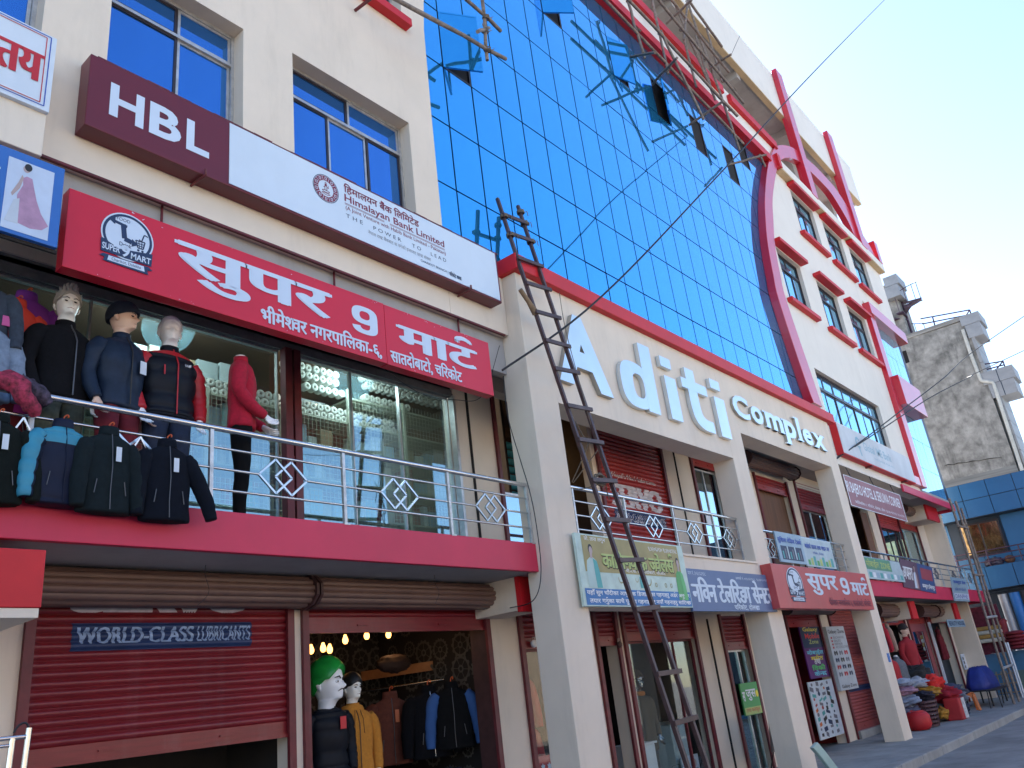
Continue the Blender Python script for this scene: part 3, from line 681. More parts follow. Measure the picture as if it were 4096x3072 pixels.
def line(mb, pts, w, Y):
    for (a, b) in zip(pts[:-1], pts[1:]):
        d = Vector((b[0]-a[0], b[1]-a[1])); 
        if d.length < 1e-6: continue
        n = Vector((-d.y, d.x)).normalized()*w/2; mb.add([(a[0]-n.x,Y,a[1]-n.y),(b[0]-n.x,Y,b[1]-n.y),(b[0]+n.x,Y,b[1]+n.y),(a[0]+n.x,Y,a[1]+n.y)], [(0,1,2,3)])
    return mb
MAROON = mat('sign maroon', (.13,.010,.022), .4, var=.06, scale=2)
MARL = mat('print maroon', (.20,.02,.05), .5); NAVY = mat('print navy', (.012,.03,.09), .5); GREYT = mat('print grey', (.16,.16,.20), .5)
PALE = mat('sign pale face', (.62,.70,.80), .4, var=.03, scale=2, dirt=.10, dirtc=(.45,.48,.5))
SRED = mat('sign red', (.62,.010,.034), .35, var=.06, scale=1.5, dirt=.12, dirtc=(.35,.02,.04))
SPALE = mat('print pale', (.60,.68,.80), .4, var=.03)

def nine(x0, x1, z0, z1, Y, m, parent):
    w, h, cx = x1-x0, z1-z0, (x0+x1)/2; mb = MB(); v = []; f = []; n = 28; cz, rz = z1-.32*h, .32*h
    for k in range(n+1):
        t = 2*pi*k/n; c, s = cos(t), sin(t); q = lambda a, p: math.copysign(abs(a)**p, a)
        v += [(cx+.20*w*q(c,.8), Y, cz+.15*h*q(s,.8)), (cx+.5*w*q(c,.75), Y, cz+rz*q(s,.75))]
        if k: f.append((2*k-2, 2*k, 2*k+1, 2*k-1))
    mb.add(v, f); v = []; f = []; b = z0+.30*h
    for k in range(13):
        t = -pi*.96*k/12; c, s = cos(t), sin(t); q = lambda a, p: math.copysign(abs(a)**p, a)
        v += [(cx+.19*w*q(c,.8), Y-.0004, b+.14*h*q(s,.8)), (cx+.5*w*q(c,.75), Y-.0004, b+.30*h*q(s,.75))]
        if k: f.append((2*k-2, 2*k, 2*k+1, 2*k-1))
    mb.add(v, f); mb.add([(cx+.19*w,Y-.0008,b-.005), (cx+.5*w,Y-.0008,b-.005), (cx+.5*w,Y-.0008,cz), (cx+.19*w,Y-.0008,cz)], [(0,1,2,3)])
    return mb.build('lettering', m, parent, fix=False)
# --- bank sign
S = thing('bank_sign', 'long maroon and white bank sign with letters HBL above the red shop sign', 'sign')
mb = MB(); mb.box(2.19, 7.385, 5.735, 5.925, 6.366, 7.105); mb.build('cabinet', MAROON, S, .008)
mb = MB(); mb.box(3.49, 7.345, 5.726, 5.734, 6.390, 7.085); mb.build('face_panel', PALE, S)
text('H', 2.37, 2.665, 6.565, 6.905, 5.732, SPALE, S, off=.03); text('B', 2.715, 3.01, 6.565, 6.905, 5.732, SPALE, S, off=.03); text('L', 3.06, 3.285, 6.565, 6.905, 5.732, SPALE, S, off=.03)
E_ = 5.7245; cx, cz = 4.615, 6.845
mb = MB(); annulus(mb, cx, cz, .160, .168, E_); mb.build('emblem', NAVY, S, fix=False)
mb = MB(); annulus(mb, cx, cz, .098, .155, E_); em = mb.build('emblem', MARL, S, fix=False)
mb = MB()
for k in range(10):
    t = 2*pi*k/10 + .3; u, w = cx+.127*cos(t), cz+.127*sin(t); line(mb, [(u-.016, w+.012), (u+.016, w+.012)], .006, E_-.001); line(mb, [(u-.01, w+.012), (u-.012, w-.014), (u+.006, w-.016)], .006, E_-.001); line(mb, [(u+.01, w+.012), (u+.01, w-.018)], .006, E_-.001)
for k in range(10):
    t = 2*pi*k/10; line(mb, [(cx+.1*cos(t), cz+.1*sin(t)), (cx+.153*cos(t), cz+.153*sin(t))], .005, E_-.001)
mb.build('emblem_print', SPALE, S, fix=False)
mb = MB(); disc(mb, cx, cz+.045, .016, E_, 12); line(mb, [(cx-.004,cz+.08),(cx-.012,cz+.062),(cx+.012,cz+.062),(cx,cz+.082)], .006, E_)
line(mb, [(cx-.03,cz+.01),(cx-.012,cz+.03),(cx+.012,cz+.03),(cx+.035,cz+.012),(cx+.03,cz+.05)], .007, E_); line(mb, [(cx-.015,cz+.028),(cx-.012,cz-.02),(cx+.012,cz-.02),(cx+.015,cz+.028)], .009, E_)
line(mb, [(cx-.05,cz-.03),(cx-.02,cz-.02),(cx+.02,cz-.022),(cx+.05,cz-.03),(cx+.03,cz-.045),(cx-.03,cz-.045),(cx-.05,cz-.03)], .008, E_)
line(mb, [(cx-.055,cz-.06),(cx-.02,cz-.075),(cx+.02,cz-.075),(cx+.055,cz-.06),(cx+.03,cz-.055),(cx-.03,cz-.055),(cx-.055,cz-.06)], .007, E_); mb.build('emblem_print', MARL, S, fix=False)
text('हिमालयन बैंक लिमिटेड', 4.86, 5.97, 6.905, 7.035, E_, MARL, S, bold=.003)
text('Himalayan Bank Limited', 4.86, 6.38, 6.775, 6.895, E_, MARL, S, off=.018)
mb = MB(); line(mb, [(4.86,6.778),(5.42,6.778)], .006, E_); line(mb, [(5.5,6.778),(6.38,6.778)], .006, E_); line(mb, [(4.86,6.765),(5.42,6.765)], .005, E_); line(mb, [(5.5,6.765),(6.38,6.765)], .005, E_); mb.build('underline', MARL, S, fix=False)
text('(A Joint Venture with Habib Bank Limited - Pakistan)', 4.87, 6.39, 6.685, 6.75, E_, MARL, S, off=.008)
for (w, a, b) in (('T H E', 4.87, 5.10), ('P O W E R', 5.25, 5.66), ('T O', 5.83, 5.97), ('L E A D', 6.13, 6.385)): text(w, a, b, 6.60, 6.648, E_, NAVY, S)
text('नेपाल राष्ट्र बैंकबाट क वर्गको इजाजत प्राप्त संस्था', 5.17, 6.12, 6.51, 6.575, E_, GREYT, S)
text('CHARIKOT BRANCH |', 5.95, 6.40, 6.445, 6.487, E_, NAVY, S, off=.01); text('चरिकोट शाखा', 6.42, 6.63, 6.435, 6.50, E_, NAVY, S, bold=.0015)
for x in (3.22, 6.75):
    mb = MB(); mb.tube([(x,5.92,6.34),(x+.02,5.74,6.345),(x+.02,5.705,6.35),(x+.02,5.705,6.41)], .012); mb.build('bracket', RAILM, S)
mb = MB()
for k in range(24): x = 2.25+k*.216; mb.box(x, x+.21, 5.738, 5.92, 7.106, 7.112+.012*random.random())
o = mb.build('sealant_bead', RAILM, S); o['kind'] = 'stuff'

# --- super mart sign
def mart_logo(S, cx, cz, r, Y, sx=1.):
    X = lambda a: cx+(a-cx)*sx
    def ln(mb, pts, w, y): return line(mb, [(cx+p[0]*r*sx, cz+p[1]*r) for p in pts], w*r, y)
    mb = MB(); disc(mb, cx, cz, r, Y, 40, sx); mb.build('logo_disc', SPALE, S, fix=False)
    mb = MB(); annulus(mb, cx, cz, r*.84, r*.94, Y-.0015, 40, sx); ln(mb, [(-.52,.50),(-.05,.42)], .12, Y-.0015); ln(mb, [(-.20,.5),(-.12,-.12),(.16,-.18)], .20, Y-.0012); ln(mb, [(-.12,-.1),(.18,-.15)], .12, Y-.0015)
    mb.add([(cx+sx*r*a, Y-.0018, cz+r*b) for a, b in ((-.75,.52),(-.50,.36),(-.50,.68))], [(0,1,2)]); mb.add([(cx+sx*r*a, Y-.0018, cz+r*b) for a, b in ((.42,-.2),(.16,-.02),(.16,-.36))], [(0,1,2)])
    ln(mb, [(.76,.28),(.62,.32),(.52,-.02),(.05+.38,.06)], .05, Y-.0015); ln(mb, [(.30,-.02),(.66,.0),(.60,-.32),(.40,-.32),(.30,-.02)], .05, Y-.0015); ln(mb, [(.33,-.12),(.64,-.12)], .035, Y-.0016); ln(mb, [(.36,-.22),(.62,-.22)], .035, Y-.0016); ln(mb, [(.42,-.02),(.46,-.32)], .03, Y-.0017); ln(mb, [(.54,-.02),(.54,-.32)], .03, Y-.0017)
    disc(mb, cx+.42*r*sx, cz-.42*r, .05*r, Y-.0015, 10, sx); disc(mb, cx+.58*r*sx, cz-.42*r, .05*r, Y-.0015, 10, sx)
    mb.build('logo_print', NAVY, S, fix=False)
    text('FOOD', cx-.45*r*sx, cx+.05*r*sx, cz+.60*r, cz+.74*r, Y-.0015, NAVY, S); text('Drink', cx-.30*r*sx, cx+.16*r*sx, cz-.46*r, cz-.30*r, Y-.0015, NAVY, S, off=.01)
    flat([(cx+sx*r*a, cz+r*b) for a, b in ((-.98,-.42),(-.95,-.36),(-.3,-.62),(.98,-.40),(.95,-.95),(-.95,-.92))], Y-.003, NAVY, S, 'logo_banner')
    flat([(cx+sx*r*a, cz+r*b) for a, b in ((-.85,-1.0),(.85,-1.0),(1.0,-1.12),(.8,-1.16),(.85,-1.34),(-.85,-1.30),(-.8,-1.14),(-1.0,-1.12))], Y-.003, NAVY, S, 'logo_ribbon')
    flat([(cx+sx*r*a, cz+r*b) for a, b in ((-.66,-1.04),(.66,-1.04),(.70,-1.26),(-.70,-1.24))], Y-.0042, SPALE, S, 'logo_ribbon')
    text('SUPER', cx-.92*r*sx, cx-.26*r*sx, cz-.82*r, cz-.55*r, Y-.0045, SPALE, S, off=.02); text('9', cx-.22*r*sx, cx+.10*r*sx, cz-.90*r, cz-.40*r, Y-.0045, SPALE, S, off=.02); text('MART', cx+.15*r*sx, cx+.92*r*sx, cz-.88*r, cz-.62*r, Y-.0045, SPALE, S, off=.02)
    text('Charikot, Dolakha', cx-.55*r*sx, cx+.55*r*sx, cz-1.22*r, cz-1.08*r, Y-.006, NAVY, S)
S = thing('shop_sign', 'long red shop sign with round cart logo above the balcony mannequins', 'sign')
mb = MB(); mb.box(2.13, 5.347, 5.75, 5.87, 5.025, 5.725); mb.build('sign_panel', SRED, S, .004); mb = MB(); mb.box(5.353, 7.03, 5.752, 5.87, 5.02, 5.72); mb.build('sign_panel', SRED, S, .004)
mart_logo(S, 2.60, 5.46, .215, 5.745)
text('सुपर', 3.03, 4.62, 5.20, 5.60, 5.746, SPALE, S, boldx=.035, bold=.008); nine(4.90, 5.24, 5.28, 5.595, 5.746, SPALE, S); text('मार्ट', 5.54, 6.76, 5.28, 5.66, 5.748, SPALE, S, boldx=.035, bold=.008)
text('भीमेश्वर नगरपालिका-६,', 3.84, 5.27, 5.05, 5.245, 5.746, SPALE, S, bold=.004, boldx=.006); text('सातदोबाटो, चरिकोट', 5.40, 6.48, 5.045, 5.235, 5.748, SPALE, S, bold=.004, boldx=.006)
mb = MB()
for k in range(46):
    x = 2.2+random.random()*4.75; z = 5.715-.02*abs(random.gauss(0,1)) if k % 3 else 5.03+.03*random.random(); w = .006+.012*random.random(); mb.add([(x+w*random.uniform(-1,1), 5.7465-.0002*(k%5), z+w*.6*random.uniform(-1,1)) for _ in range(3)], [(0,1,2)])
o = mb.build('paint_chip', SPALE, S, fix=False); o['kind'] = 'stuff'
for x in (3.0, 4.9, 6.8):
    mb = MB(); mb.tube([(x,5.868,5.60),(x,6.0,5.62),(x,6.0,6.07)], .012); mb.build('hanger_rod', RAILM, S)

S = thing('shop_sign', 'red shop sign with round cart logo fixed between the middle and right portico columns', 'sign')
SRED2 = mat('faded sign red', (.48,.06,.06), .4, var=.12, scale=.9, dirt=.2, dirtc=(.55,.25,.22))
mb = MB(); mb.box(13.47, 18.36, 5.5, 5.69, 2.55, 3.29); mb.build('sign_panel', SRED2, S, .006)
mart_logo(S, 14.35, 3.0, .255, 5.495, 1.35)
text('सुपर', 14.95, 16.45, 2.80, 3.17, 5.496, SPALE, S, boldx=.035, bold=.008); nine(16.66, 17.10, 2.83, 3.16, 5.496, SPALE, S); text('मार्ट', 17.25, 18.25, 2.84, 3.2, 5.496, SPALE, S, boldx=.035, bold=.008)
text('भीमेश्वर नगरपालिका ६, सातदोबाटो, चरिकोट', 15.8, 18.2, 2.60, 2.76, 5.496, MARL, S, bold=.004)

# --- boards at the left edge
S = thing('wall_board', 'white board with red Devanagari letters at the top left edge', 'sign')
mb = MB(); mb.box(-1.6, 1.862, 5.56, 5.60, 6.18, 6.91); mb.build('board', mat('white board', (.62,.68,.76), .5, var=.05, dirt=.15, dirtc=(.4,.42,.45)), S, .003)
REDT = mat('print red', (.50,.02,.03), .5); BLUT = mat('print blue', (.02,.07,.40), .5)
mb = MB(); line(mb, [(-1.5,6.22),(1.82,6.22),(1.82,6.89),(-1.5,6.89)], .008, 5.557); mb.build('border_line', BLUT, S, fix=False); mb = MB(); line(mb, [(-1.5,6.24),(1.79,6.24),(1.79,6.87),(-1.5,6.87)], .007, 5.5565); mb.build('border_line', REDT, S, fix=False)
text('तय', 1.46, 1.775, 6.41, 6.68, 5.555, REDT, S, boldx=.014)
text('लय', .7, 1.3, 6.41, 6.68, 5.555, REDT, S, boldx=.014)
S = thing('sari_board', 'blue framed board with printed woman in a pink sari at the left edge', 'sign')
BLUF = mat('board blue', (.03,.14,.46), .45, var=.1, dirt=.1, dirtc=(.4,.4,.45)); PANEL = mat('board pale print', (.52,.60,.74), .5, var=.08, scale=5); PSARI = mat('print pink sari', (.42,.24,.36), .55, var=.15, scale=14); PSKIN = mat('print skin', (.45,.34,.33), .5)
mb = MB(); mb.box(0.2, 2.015, 5.56, 5.60, 5.045, 5.735); mb.build('board', BLUF, S, .003); flat(rect(1.635, 1.945, 5.075, 5.665), 5.557, PANEL, S)
mb = MB(); mb.box(.2, 2.03, 5.60, 5.62, 5.02, 5.045); mb.build('board_frame', DARK, S)
xx = lambda a: 1.635+.31*a; zc_ = lambda b: 5.075+.59*b
flat([(xx(a), zc_(b)) for a, b in ((.30,.12),(.26,.5),(.36,.66),(.34,.76),(.42,.80),(.54,.79),(.58,.70),(.68,.5),(.80,.34),(.98,.20),(.85,.12),(.6,.09))], 5.556, PSARI, S); flat([(xx(a), zc_(b)) for a, b in ((.06,.10),(.20,.42),(.32,.46),(.34,.1))], 5.5555, mat('print cream', (.50,.55,.62), .5), S)
flat([(xx(a), zc_(b)) for a, b in ((.36,.76),(.30,.6),(.16,.46),(.13,.50),(.26,.68),(.32,.80))], 5.555, PSKIN, S); mb = MB(); disc(mb, xx(.40), zc_(.90), .030, 5.555, 14, .8); mb.build('print', PSKIN, S, fix=False); mb = MB(); disc(mb, xx(.43), zc_(.93), .032, 5.5545, 14, .8); mb.build('print', INK, S, fix=False)
text('टेलर्स', .9, 1.58, 5.40, 5.62, 5.556, SPALE, S, boldx=.012)

# --- raised building letters
LET = mat('brushed steel letter', (.66,.72,.76), .28, .75, var=.06, scale=1.5); LETS = mat('dull letter side', (.40,.37,.32), .5, .4, var=.15)
S = thing('building_name', 'raised silver letters naming the complex across the portico front', 'lettering')
for (c, a, b, c0, c1, o) in (('A',8.28,9.56,5.48,6.60,.045),):
    text(c, a, b, c0, c1, 5.625, LET, S, off=o, depth=.072, name='letter', side=LETS)
def letter(outer, inner=None, m=LET):
    mb = MB()
    if inner:
        n = len(outer); mb.strip(outer + outer[:1], inner + inner[:1], 5.625, 5.697)
    else: mb.prism(outer, 5.625, 5.697)
    return mb
se = lambda cx, cz, rx, rz, p: [(cx+rx*math.copysign(abs(cos(t))**p, cos(t)), cz+rz*math.copysign(abs(sin(t))**p, sin(t))) for t in [2*pi*k/28 for k in range(28)]]
mb = letter(se(10.27,5.85,.41,.38,.72), se(10.36,5.85,.16,.20,.7)); mb.box(10.54, 10.885, 5.6235, 5.6965, 5.475, 6.63); mb.build('letter', LET, S)
hook = crom([(12.02,6.20),(12.02,5.86),(12.10,5.62),(12.34,5.50),(12.74,5.49)], 4); hook2 = crom([(12.34,6.20),(12.34,5.92),(12.38,5.76),(12.50,5.70),(12.74,5.69)], 4)
mb = MB(); mb.strip(hook, hook2, 5.625, 5.697); mb.box(12.02, 12.34, 5.6255, 5.6965, 6.20, 6.57); mb.box(11.82, 12.72, 5.6235, 5.6975, 6.17, 6.35); mb.build('letter', LET, S)
for (a, b) in ((11.24,11.60),(12.98,13.37)):
    mb = MB(); mb.box(a, b, 5.625, 5.697, 5.49, 6.24); mb.box(a-.04, b-.06, 5.626, 5.697, 6.40, 6.58); mb.build('letter', LET, S)
for (c, a, b, c0, c1) in (('C',13.78,14.48,6.04,6.50),('o',14.56,15.12,6.06,6.42),('m',15.24,16.10,6.07,6.42),('p',16.16,16.78,5.88,6.42),('l',16.90,17.08,6.07,6.60),('e',17.18,17.72,6.06,6.42),('x',17.80,18.50,6.07,6.42)):
    text(c, a, b, c0, c1, 5.64, LET, S, off=.035, depth=.057, name='letter', side=LETS)
    mb = MB()
    if c in 'mplx':
        z0 = c0
        if c == 'm': [mb.box(u-.09, u+.09, 5.642, 5.696, z0, z0+.03) for u in (a+.06, (a+b)/2, b-.06)]; mb.box(a-.08, a+.06, 5.642, 5.696, 6.385, 6.415)
        if c == 'p': mb.box(a-.05, a+.19, 5.642, 5.696, z0, z0+.03); mb.box(a-.08, a+.06, 5.642, 5.696, 6.385, 6.415)
        if c == 'l': mb.box(a-.07, b+.07, 5.642, 5.696, z0, z0+.03); mb.box(a-.08, b-.02, 5.642, 5.696, 6.565, 6.595)
        if c == 'x': [mb.box(u-.11, u+.11, 5.642, 5.696, w, w+.03) for u in (a+.08, b-.08) for w in (z0, 6.39)]
        mb.build('serif', LET, S)

# --- boards on the portico
S = thing('jewellery_board', 'green and gold jewellery shop board with printed women, behind the ladder foot rungs', 'sign')
GOLD = mat('print olive gold', (.33,.27,.10), .5, var=.15, scale=3); LIME = mat('print lime', (.42,.50,.16), .5, var=.1, scale=3); PALEG = mat('print pale green', (.50,.62,.56), .5, var=.15, scale=6); SBL = mat('print strip blue', (.03,.16,.42), .5); TEAL = mat('print teal', (.08,.36,.36), .5); GRN = mat('print green', (.08,.34,.10), .5)
mb = MB(); mb.box(8.08, 10.71, 5.62, 5.66, 2.56, 3.43); mb.build('board', PALEG, S, .003)
Y = 5.617; flat(rect(8.2, 10.55, 2.97, 3.41), Y, GOLD, S); flat(rect(8.13, 10.69, 2.575, 2.77), Y, SBL, S)
text('कालिन्चोक ज्वेलर्स', 8.60, 10.36, 3.02, 3.28, Y-.002, INK, S, boldx=.018, bold=.006); text('कालिन्चोक ज्वेलर्स', 8.59, 10.35, 3.03, 3.29, Y-.004, LIME, S, boldx=.014, bold=.004)
text('प्रो. तारा लगुन', 8.26, 8.72, 3.335, 3.41, Y-.001, WHT, S); text('९८६१०६३९३० ९८४४०४३१६८', 9.75, 10.52, 3.30, 3.36, Y-.001, WHT, S); text('भी.न.पा. ६, सातदोबाटो, चरिकोट', 9.1, 10.1, 2.985, 3.04, Y-.001, WHT, S)
text('यहाँ सुन चाँदीका आधुनिक डिजाईनका गहनाहरु अर्डर अनुसार', 8.16, 10.66, 2.68, 2.765, Y-.001, WHT, S, bold=.002); text('तयार गर्नुका साथै पुराना गहनाहरु र नयाँ गहनाहरु साटिन्छ', 8.2, 10.66, 2.585, 2.67, Y-.001, WHT, S, bold=.002)
def lady(S, cx, z0, h, Y, dress, sash, w=1.):
    P = lambda a, b: (cx+a*h*w, z0+b*h)
    flat([P(*q) for q in ((-.26,0),(-.24,.45),(-.2,.62),(-.07,.70),(.07,.70),(.2,.62),(.26,.4),(.3,0))], Y, dress, S); flat([P(*q) for q in ((.05,.68),(.2,.62),(.26,.4),(.3,0),(.08,0))], Y-.001, sash, S)
    flat([P(*q) for q in ((-.05,.68),(.05,.68),(.04,.8),(-.04,.8))], Y-.001, PSKIN, S)
    mb = MB(); disc(mb, cx, z0+.90*h, .115*h, Y-.0006, 14, .8*w); mb.build('print', INK, S, fix=False); mb = MB(); disc(mb, cx+.01*h, z0+.865*h, .095*h, Y-.0014, 14, .75*w); mb.build('print', PSKIN, S, fix=False)
lady(S, 8.36, 2.78, .52, Y-.001, mat('print pale dress', (.42,.55,.52), .5), TEAL); lady(S, 10.48, 2.66, .58, Y-.002, GRN, mat('print bright green', (.12,.45,.16), .5), .8)
mb = MB()
for (a, r0) in ((8.95,.075),(9.33,.05),(9.62,.09)): annulus(mb, a, 2.92, r0*.82, r0, Y-.002, 14, .8, pi, 2*pi)
for a in (9.1, 9.8, 10.05, 10.2): annulus(mb, a, 2.85, .02, .03, Y-.002, 12)
mb.build('print_jewellery', GOLD, S, fix=False); mb = MB(); mb.add([(9.4,Y-.002,2.8),(9.56,Y-.002,2.8),(9.56,Y-.002,2.96),(9.48,Y-.002,2.98),(9.4,Y-.002,2.94)], [(0,1,2,3,4)]); mb.build('print', TEAL, S, fix=False)
S = thing('tailor_board', 'blue-grey tailoring board with large white Devanagari letters beside the jewellery board', 'sign')
TBL = mat('board grey blue', (.10,.15,.29), .5, var=.1, scale=2)
mb = MB(); mb.box(10.72, 13.64, 5.63, 5.67, 2.515, 3.115); mb.build('board', TBL, S, .003)
text('नविन टेलरिङ्ग सेन्टर', 10.80, 13.55, 2.64, 3.0, 5.627, SPALE, S, boldx=.022, bold=.005); text('चरिकोट, दोलखा', 12.05, 12.95, 2.53, 2.63, 5.627, SPALE, S, bold=.003)
text('पान नं. ३०३८६३९३८', 10.76, 11.3, 3.02, 3.09, 5.627, SPALE, S); text('सम्पर्क नं. ०४९-४२१९८८  ९८४४०३०७४७', 12.3, 13.5, 3.0, 3.06, 5.627, SPALE, S)

def board(label, x0, x1, z0, z1, Y, m, name='sign_board', rot=0, depth=.03, cat='sign'):
    S = thing(name, label, cat); mb = MB(); mb.box(x0, x1, Y, Y+depth, z0, z1); mb.build('board', m, S, .003); return S
# --- faded bank sign at the right
FADE = mat('faded white sign', (.56,.58,.62), .6, var=.12, scale=1.2, dirt=.35, dirtc=(.42,.38,.42)); FADET = mat('faded print', (.26,.42,.52), .6)
S = thing('faded_bank_sign', 'faded white bank sign box with red sides beside the portico end', 'sign')
mb = MB(); mb.box(20.1, 26.4, 5.755, 5.928, 6.30, 7.12); mb.build('cabinet', RED, S, .008); mb = MB(); mb.box(20.12, 26.38, 5.745, 5.754, 6.33, 7.11); mb.build('face_panel', FADE, S)
text('Global IME Bank', 21.9, 24.3, 6.66, 6.9, 5.743, FADET, S, off=.01); mb = MB(); annulus(mb, 21.5, 6.80, .09, .16, 5.743, 20, 1.2, .6, 5.6); line(mb, [(21.5,6.66),(21.55,6.45)], .1, 5.743); mb.build('emblem', FADET, S, fix=False); text('THE BANK FOR ALL', 22.6, 24.4, 6.50, 6.56, 5.743, FADET, S)
for x in (22.2, 25.4): mb = MB(); mb.box(x, x+.05, 5.74, 5.93, 6.25, 6.298); mb.build('bracket', RAILM, S)
# --- hotel banner
S = board('pinkish maroon hotel banner with white capitals under the upper slab', 20.0, 24.65, 5.03, 5.80, 5.885, mat('banner maroon', (.30,.13,.15), .6, var=.1, scale=2), 'hotel_banner', depth=.02)
mb = MB()
for (a, b, c, d) in ((20.0,24.65,5.03,5.045),(20.0,24.65,5.785,5.80),(20.0,20.03,5.045,5.785),(24.62,24.65,5.045,5.785)): mb.box(a, b, 5.878, 5.8845, c, d)
mb.build('border', WHT, S); text('RI BAJEKO HOTEL & SEKUWA CORNER', 20.06, 24.45, 5.30, 5.66, 5.883, WHT, S, off=.01); text('कालिन्चोक-२, चरिकोट, दोलखा, फोन: ९८६१०९२२२३, ९८०८९०९', 20.4, 24.5, 5.12, 5.22, 5.883, WHT, S)
for x in (20.6, 22.4, 24.2): mb = MB(); mb.tube([(x,5.895,5.8),(x,5.95,6.08)], .01); mb.build('hanger_rod', CABLE, S)
# --- boards on the railings
LB = mat('board light blue', (.30,.42,.52), .5, var=.12, scale=4); LB2 = mat('board pale cyan', (.42,.52,.56), .5, var=.12, scale=4)
S = board('light blue ladies tailor board on the railing above the red sign, left one', 14.86, 16.13, 3.45, 4.02, 5.85, LB); text('सुशिला लेडिज टेलर्स', 14.92, 16.06, 3.80, 3.94, 5.847, BLUT, S, bold=.004); flat(rect(14.98, 16.0, 3.5, 3.76), 5.848, NAVY, S)
for k in range(8): flat(rect(15.03+.12*k, 15.09+.12*k, 3.52, 3.66+.05*(k%3)), 5.8465, [TEAL, GREYT, LB2][k % 3], S)
S = board('pale board with green pictures on the railing above the red sign, right one', 16.15, 17.78, 3.43, 4.0, 5.86, LB2); text('वाईको साजा तथा साइन घर', 16.25, 17.6, 3.78, 3.9, 5.857, BLUT, S, bold=.004); text('चरिकोट, दोलखा', 16.6, 17.2, 3.68, 3.74, 5.857, BLUT, S)
for k in range(9): flat(rect(16.25+.16*k, 16.37+.16*k, 3.46, 3.56+.04*(k % 3)), 5.8565, [GRN, LIME, TEAL][k % 3], S)
S = board('green mobile shop board with yellow ZONE letters on the right balcony railing', 19.75, 22.6, 3.30, 3.80, 5.85, LB2); flat(rect(19.76, 21.7, 3.52, 3.79), 5.848, mat('print board green', (.10,.28,.18), .5), S); text('मोबाईल', 19.8, 20.75, 3.56, 3.76, 5.846, LIME, S, bold=.006); text('ZONE', 20.85, 21.6, 3.57, 3.72, 5.846, LIME, S, off=.03)
for k in range(10): flat(rect(19.85+.27*k, 20.05+.27*k, 3.34, 3.46), 5.8475, [TEAL, WHT, LB][k % 3], S)
S = thing('sign_board', 'slanted purple and blue board hung on the right balcony railing', 'sign', (22.55, 5.82, 3.9)); mb = MB(); mb.box(0, 1.5, 0, .03, -.72, 0); mb.build('board', mat('board plum', (.12,.06,.10), .5, var=.15), S); mb = MB(); mb.box(1.502, 3.0, 0, .03, -.72, 0); mb.build('board', mat('board royal', (.04,.08,.22), .5, var=.15), S)
text('अप्सरा', .1, .95, -.5, -.18, -.003, WHT, S, boldx=.01); text('कम्प्युटर इन्स्टिच्युट', 1.7, 2.9, -.66, -.5, -.003, WHT, S, bold=.004); flat([(1.75,-.4),(2.85,-.4),(2.85,-.1),(1.75,-.1)], -.003, mat('print dull red', (.3,.05,.07), .5), S); lady(S, 1.15, -.68, .6, -.003, SPALE, PSKIN); S.rotation_euler = (radians(6), radians(2), 0)
S = thing('sign_board', 'small light blue board hanging over the red fascia near the scaffold ladder', 'sign', (27.35, 5.80, 3.58)); mb = MB(); mb.box(0, 1.9, 0, .03, -.68, 0); mb.build('board', LB, S); flat([(.05,-.62),(1.85,-.62),(1.85,-.45),(.05,-.45)], -.003, SPALE, S); text('DANPHE', .15, 1.7, -.60, -.48, -.005, BLUT, S); text('कम्प्युटर सेवा', .2, 1.7, -.2, -.06, -.003, BLUT, S, bold=.005); text('तालिम तथा फोटोकपी', .25, 1.6, -.38, -.28, -.003, BLUT, S); S.rotation_euler = (radians(7), 0, 0)

# --- phone shop boards
PURP = mat('print purple', (.12,.02,.16), .5); YEL = mat('print yellow', (.80,.66,.05), .5); CYA = mat('print cyan', (.16,.58,.75), .5)
S = board('tall purple phone shop board with coloured Devanagari words in the doorway', 17.95, 19.10, 1.36, 2.42, 7.02, PURP); Y = 7.017; flat(rect(17.96, 19.09, 1.98, 2.41), Y, NAVY, S)
text('Galaxy', 18.1, 18.95, 2.30, 2.41, Y-.002, YEL, S, off=.02); text('Mobile', 18.15, 18.98, 2.17, 2.28, Y-.002, mat('print bright red', (.75,.04,.04), .5), S, off=.02); text('Zone', 18.3, 18.85, 2.06, 2.15, Y-.002, LIME, S, off=.02)
for (w, m, a, b, c) in (('मोबाईल', CYA, 18.05, 19.0, 1.83), ('मर्मत', YEL, 18.2, 18.9, 1.72), ('तथा', WHT, 18.35, 18.7, 1.64), ('विक्री', mat('print vivid green', (.10,.55,.14), .5), 18.15, 18.9, 1.52), ('केन्द्र', CYA, 18.2, 18.9, 1.40)): text(w, a, b, c, c+.11, Y-.002, m, S, bold=.005, boldx=.01)
S = board('grey accessories board listing exchange, sales and repair on the pier', 19.2, 20.35, 1.03, 2.40, 6.90, mat('board pale grey', (.52,.56,.60), .5), depth=.09); Y = 6.897
text('Galaxy Zone', 19.25, 20.28, 2.22, 2.33, Y, INK, S, off=.01); text('Galaxy Zone', 19.3, 20.25, 1.06, 1.15, Y, INK, S, off=.01)
for k, w in enumerate(('EXCHANGE', 'SALES', 'REPAIR', 'ACCESSORIES')): text(w, 19.5, 19.5+.085*len(w), 2.13-.07*k, 2.18-.07*k, Y, GREYT, S); flat(rect(19.33, 19.42, 2.13-.07*k, 2.17-.07*k), Y, REDT, S)
for k in range(12):
    cx, cz = 19.42+.33*(k % 3), 1.82-.15*(k//3); mb = MB(); disc(mb, cx-.06, cz, .05, Y, 12); disc(mb, cx+.07, cz, .05, Y, 12); line(mb, [(cx-.06,cz+.02),(cx+.07,cz+.02)], .02, Y-.001); mb.build('print_sunglasses', [INK, GREYT, REDT, NAVY][k % 4], S, fix=False)
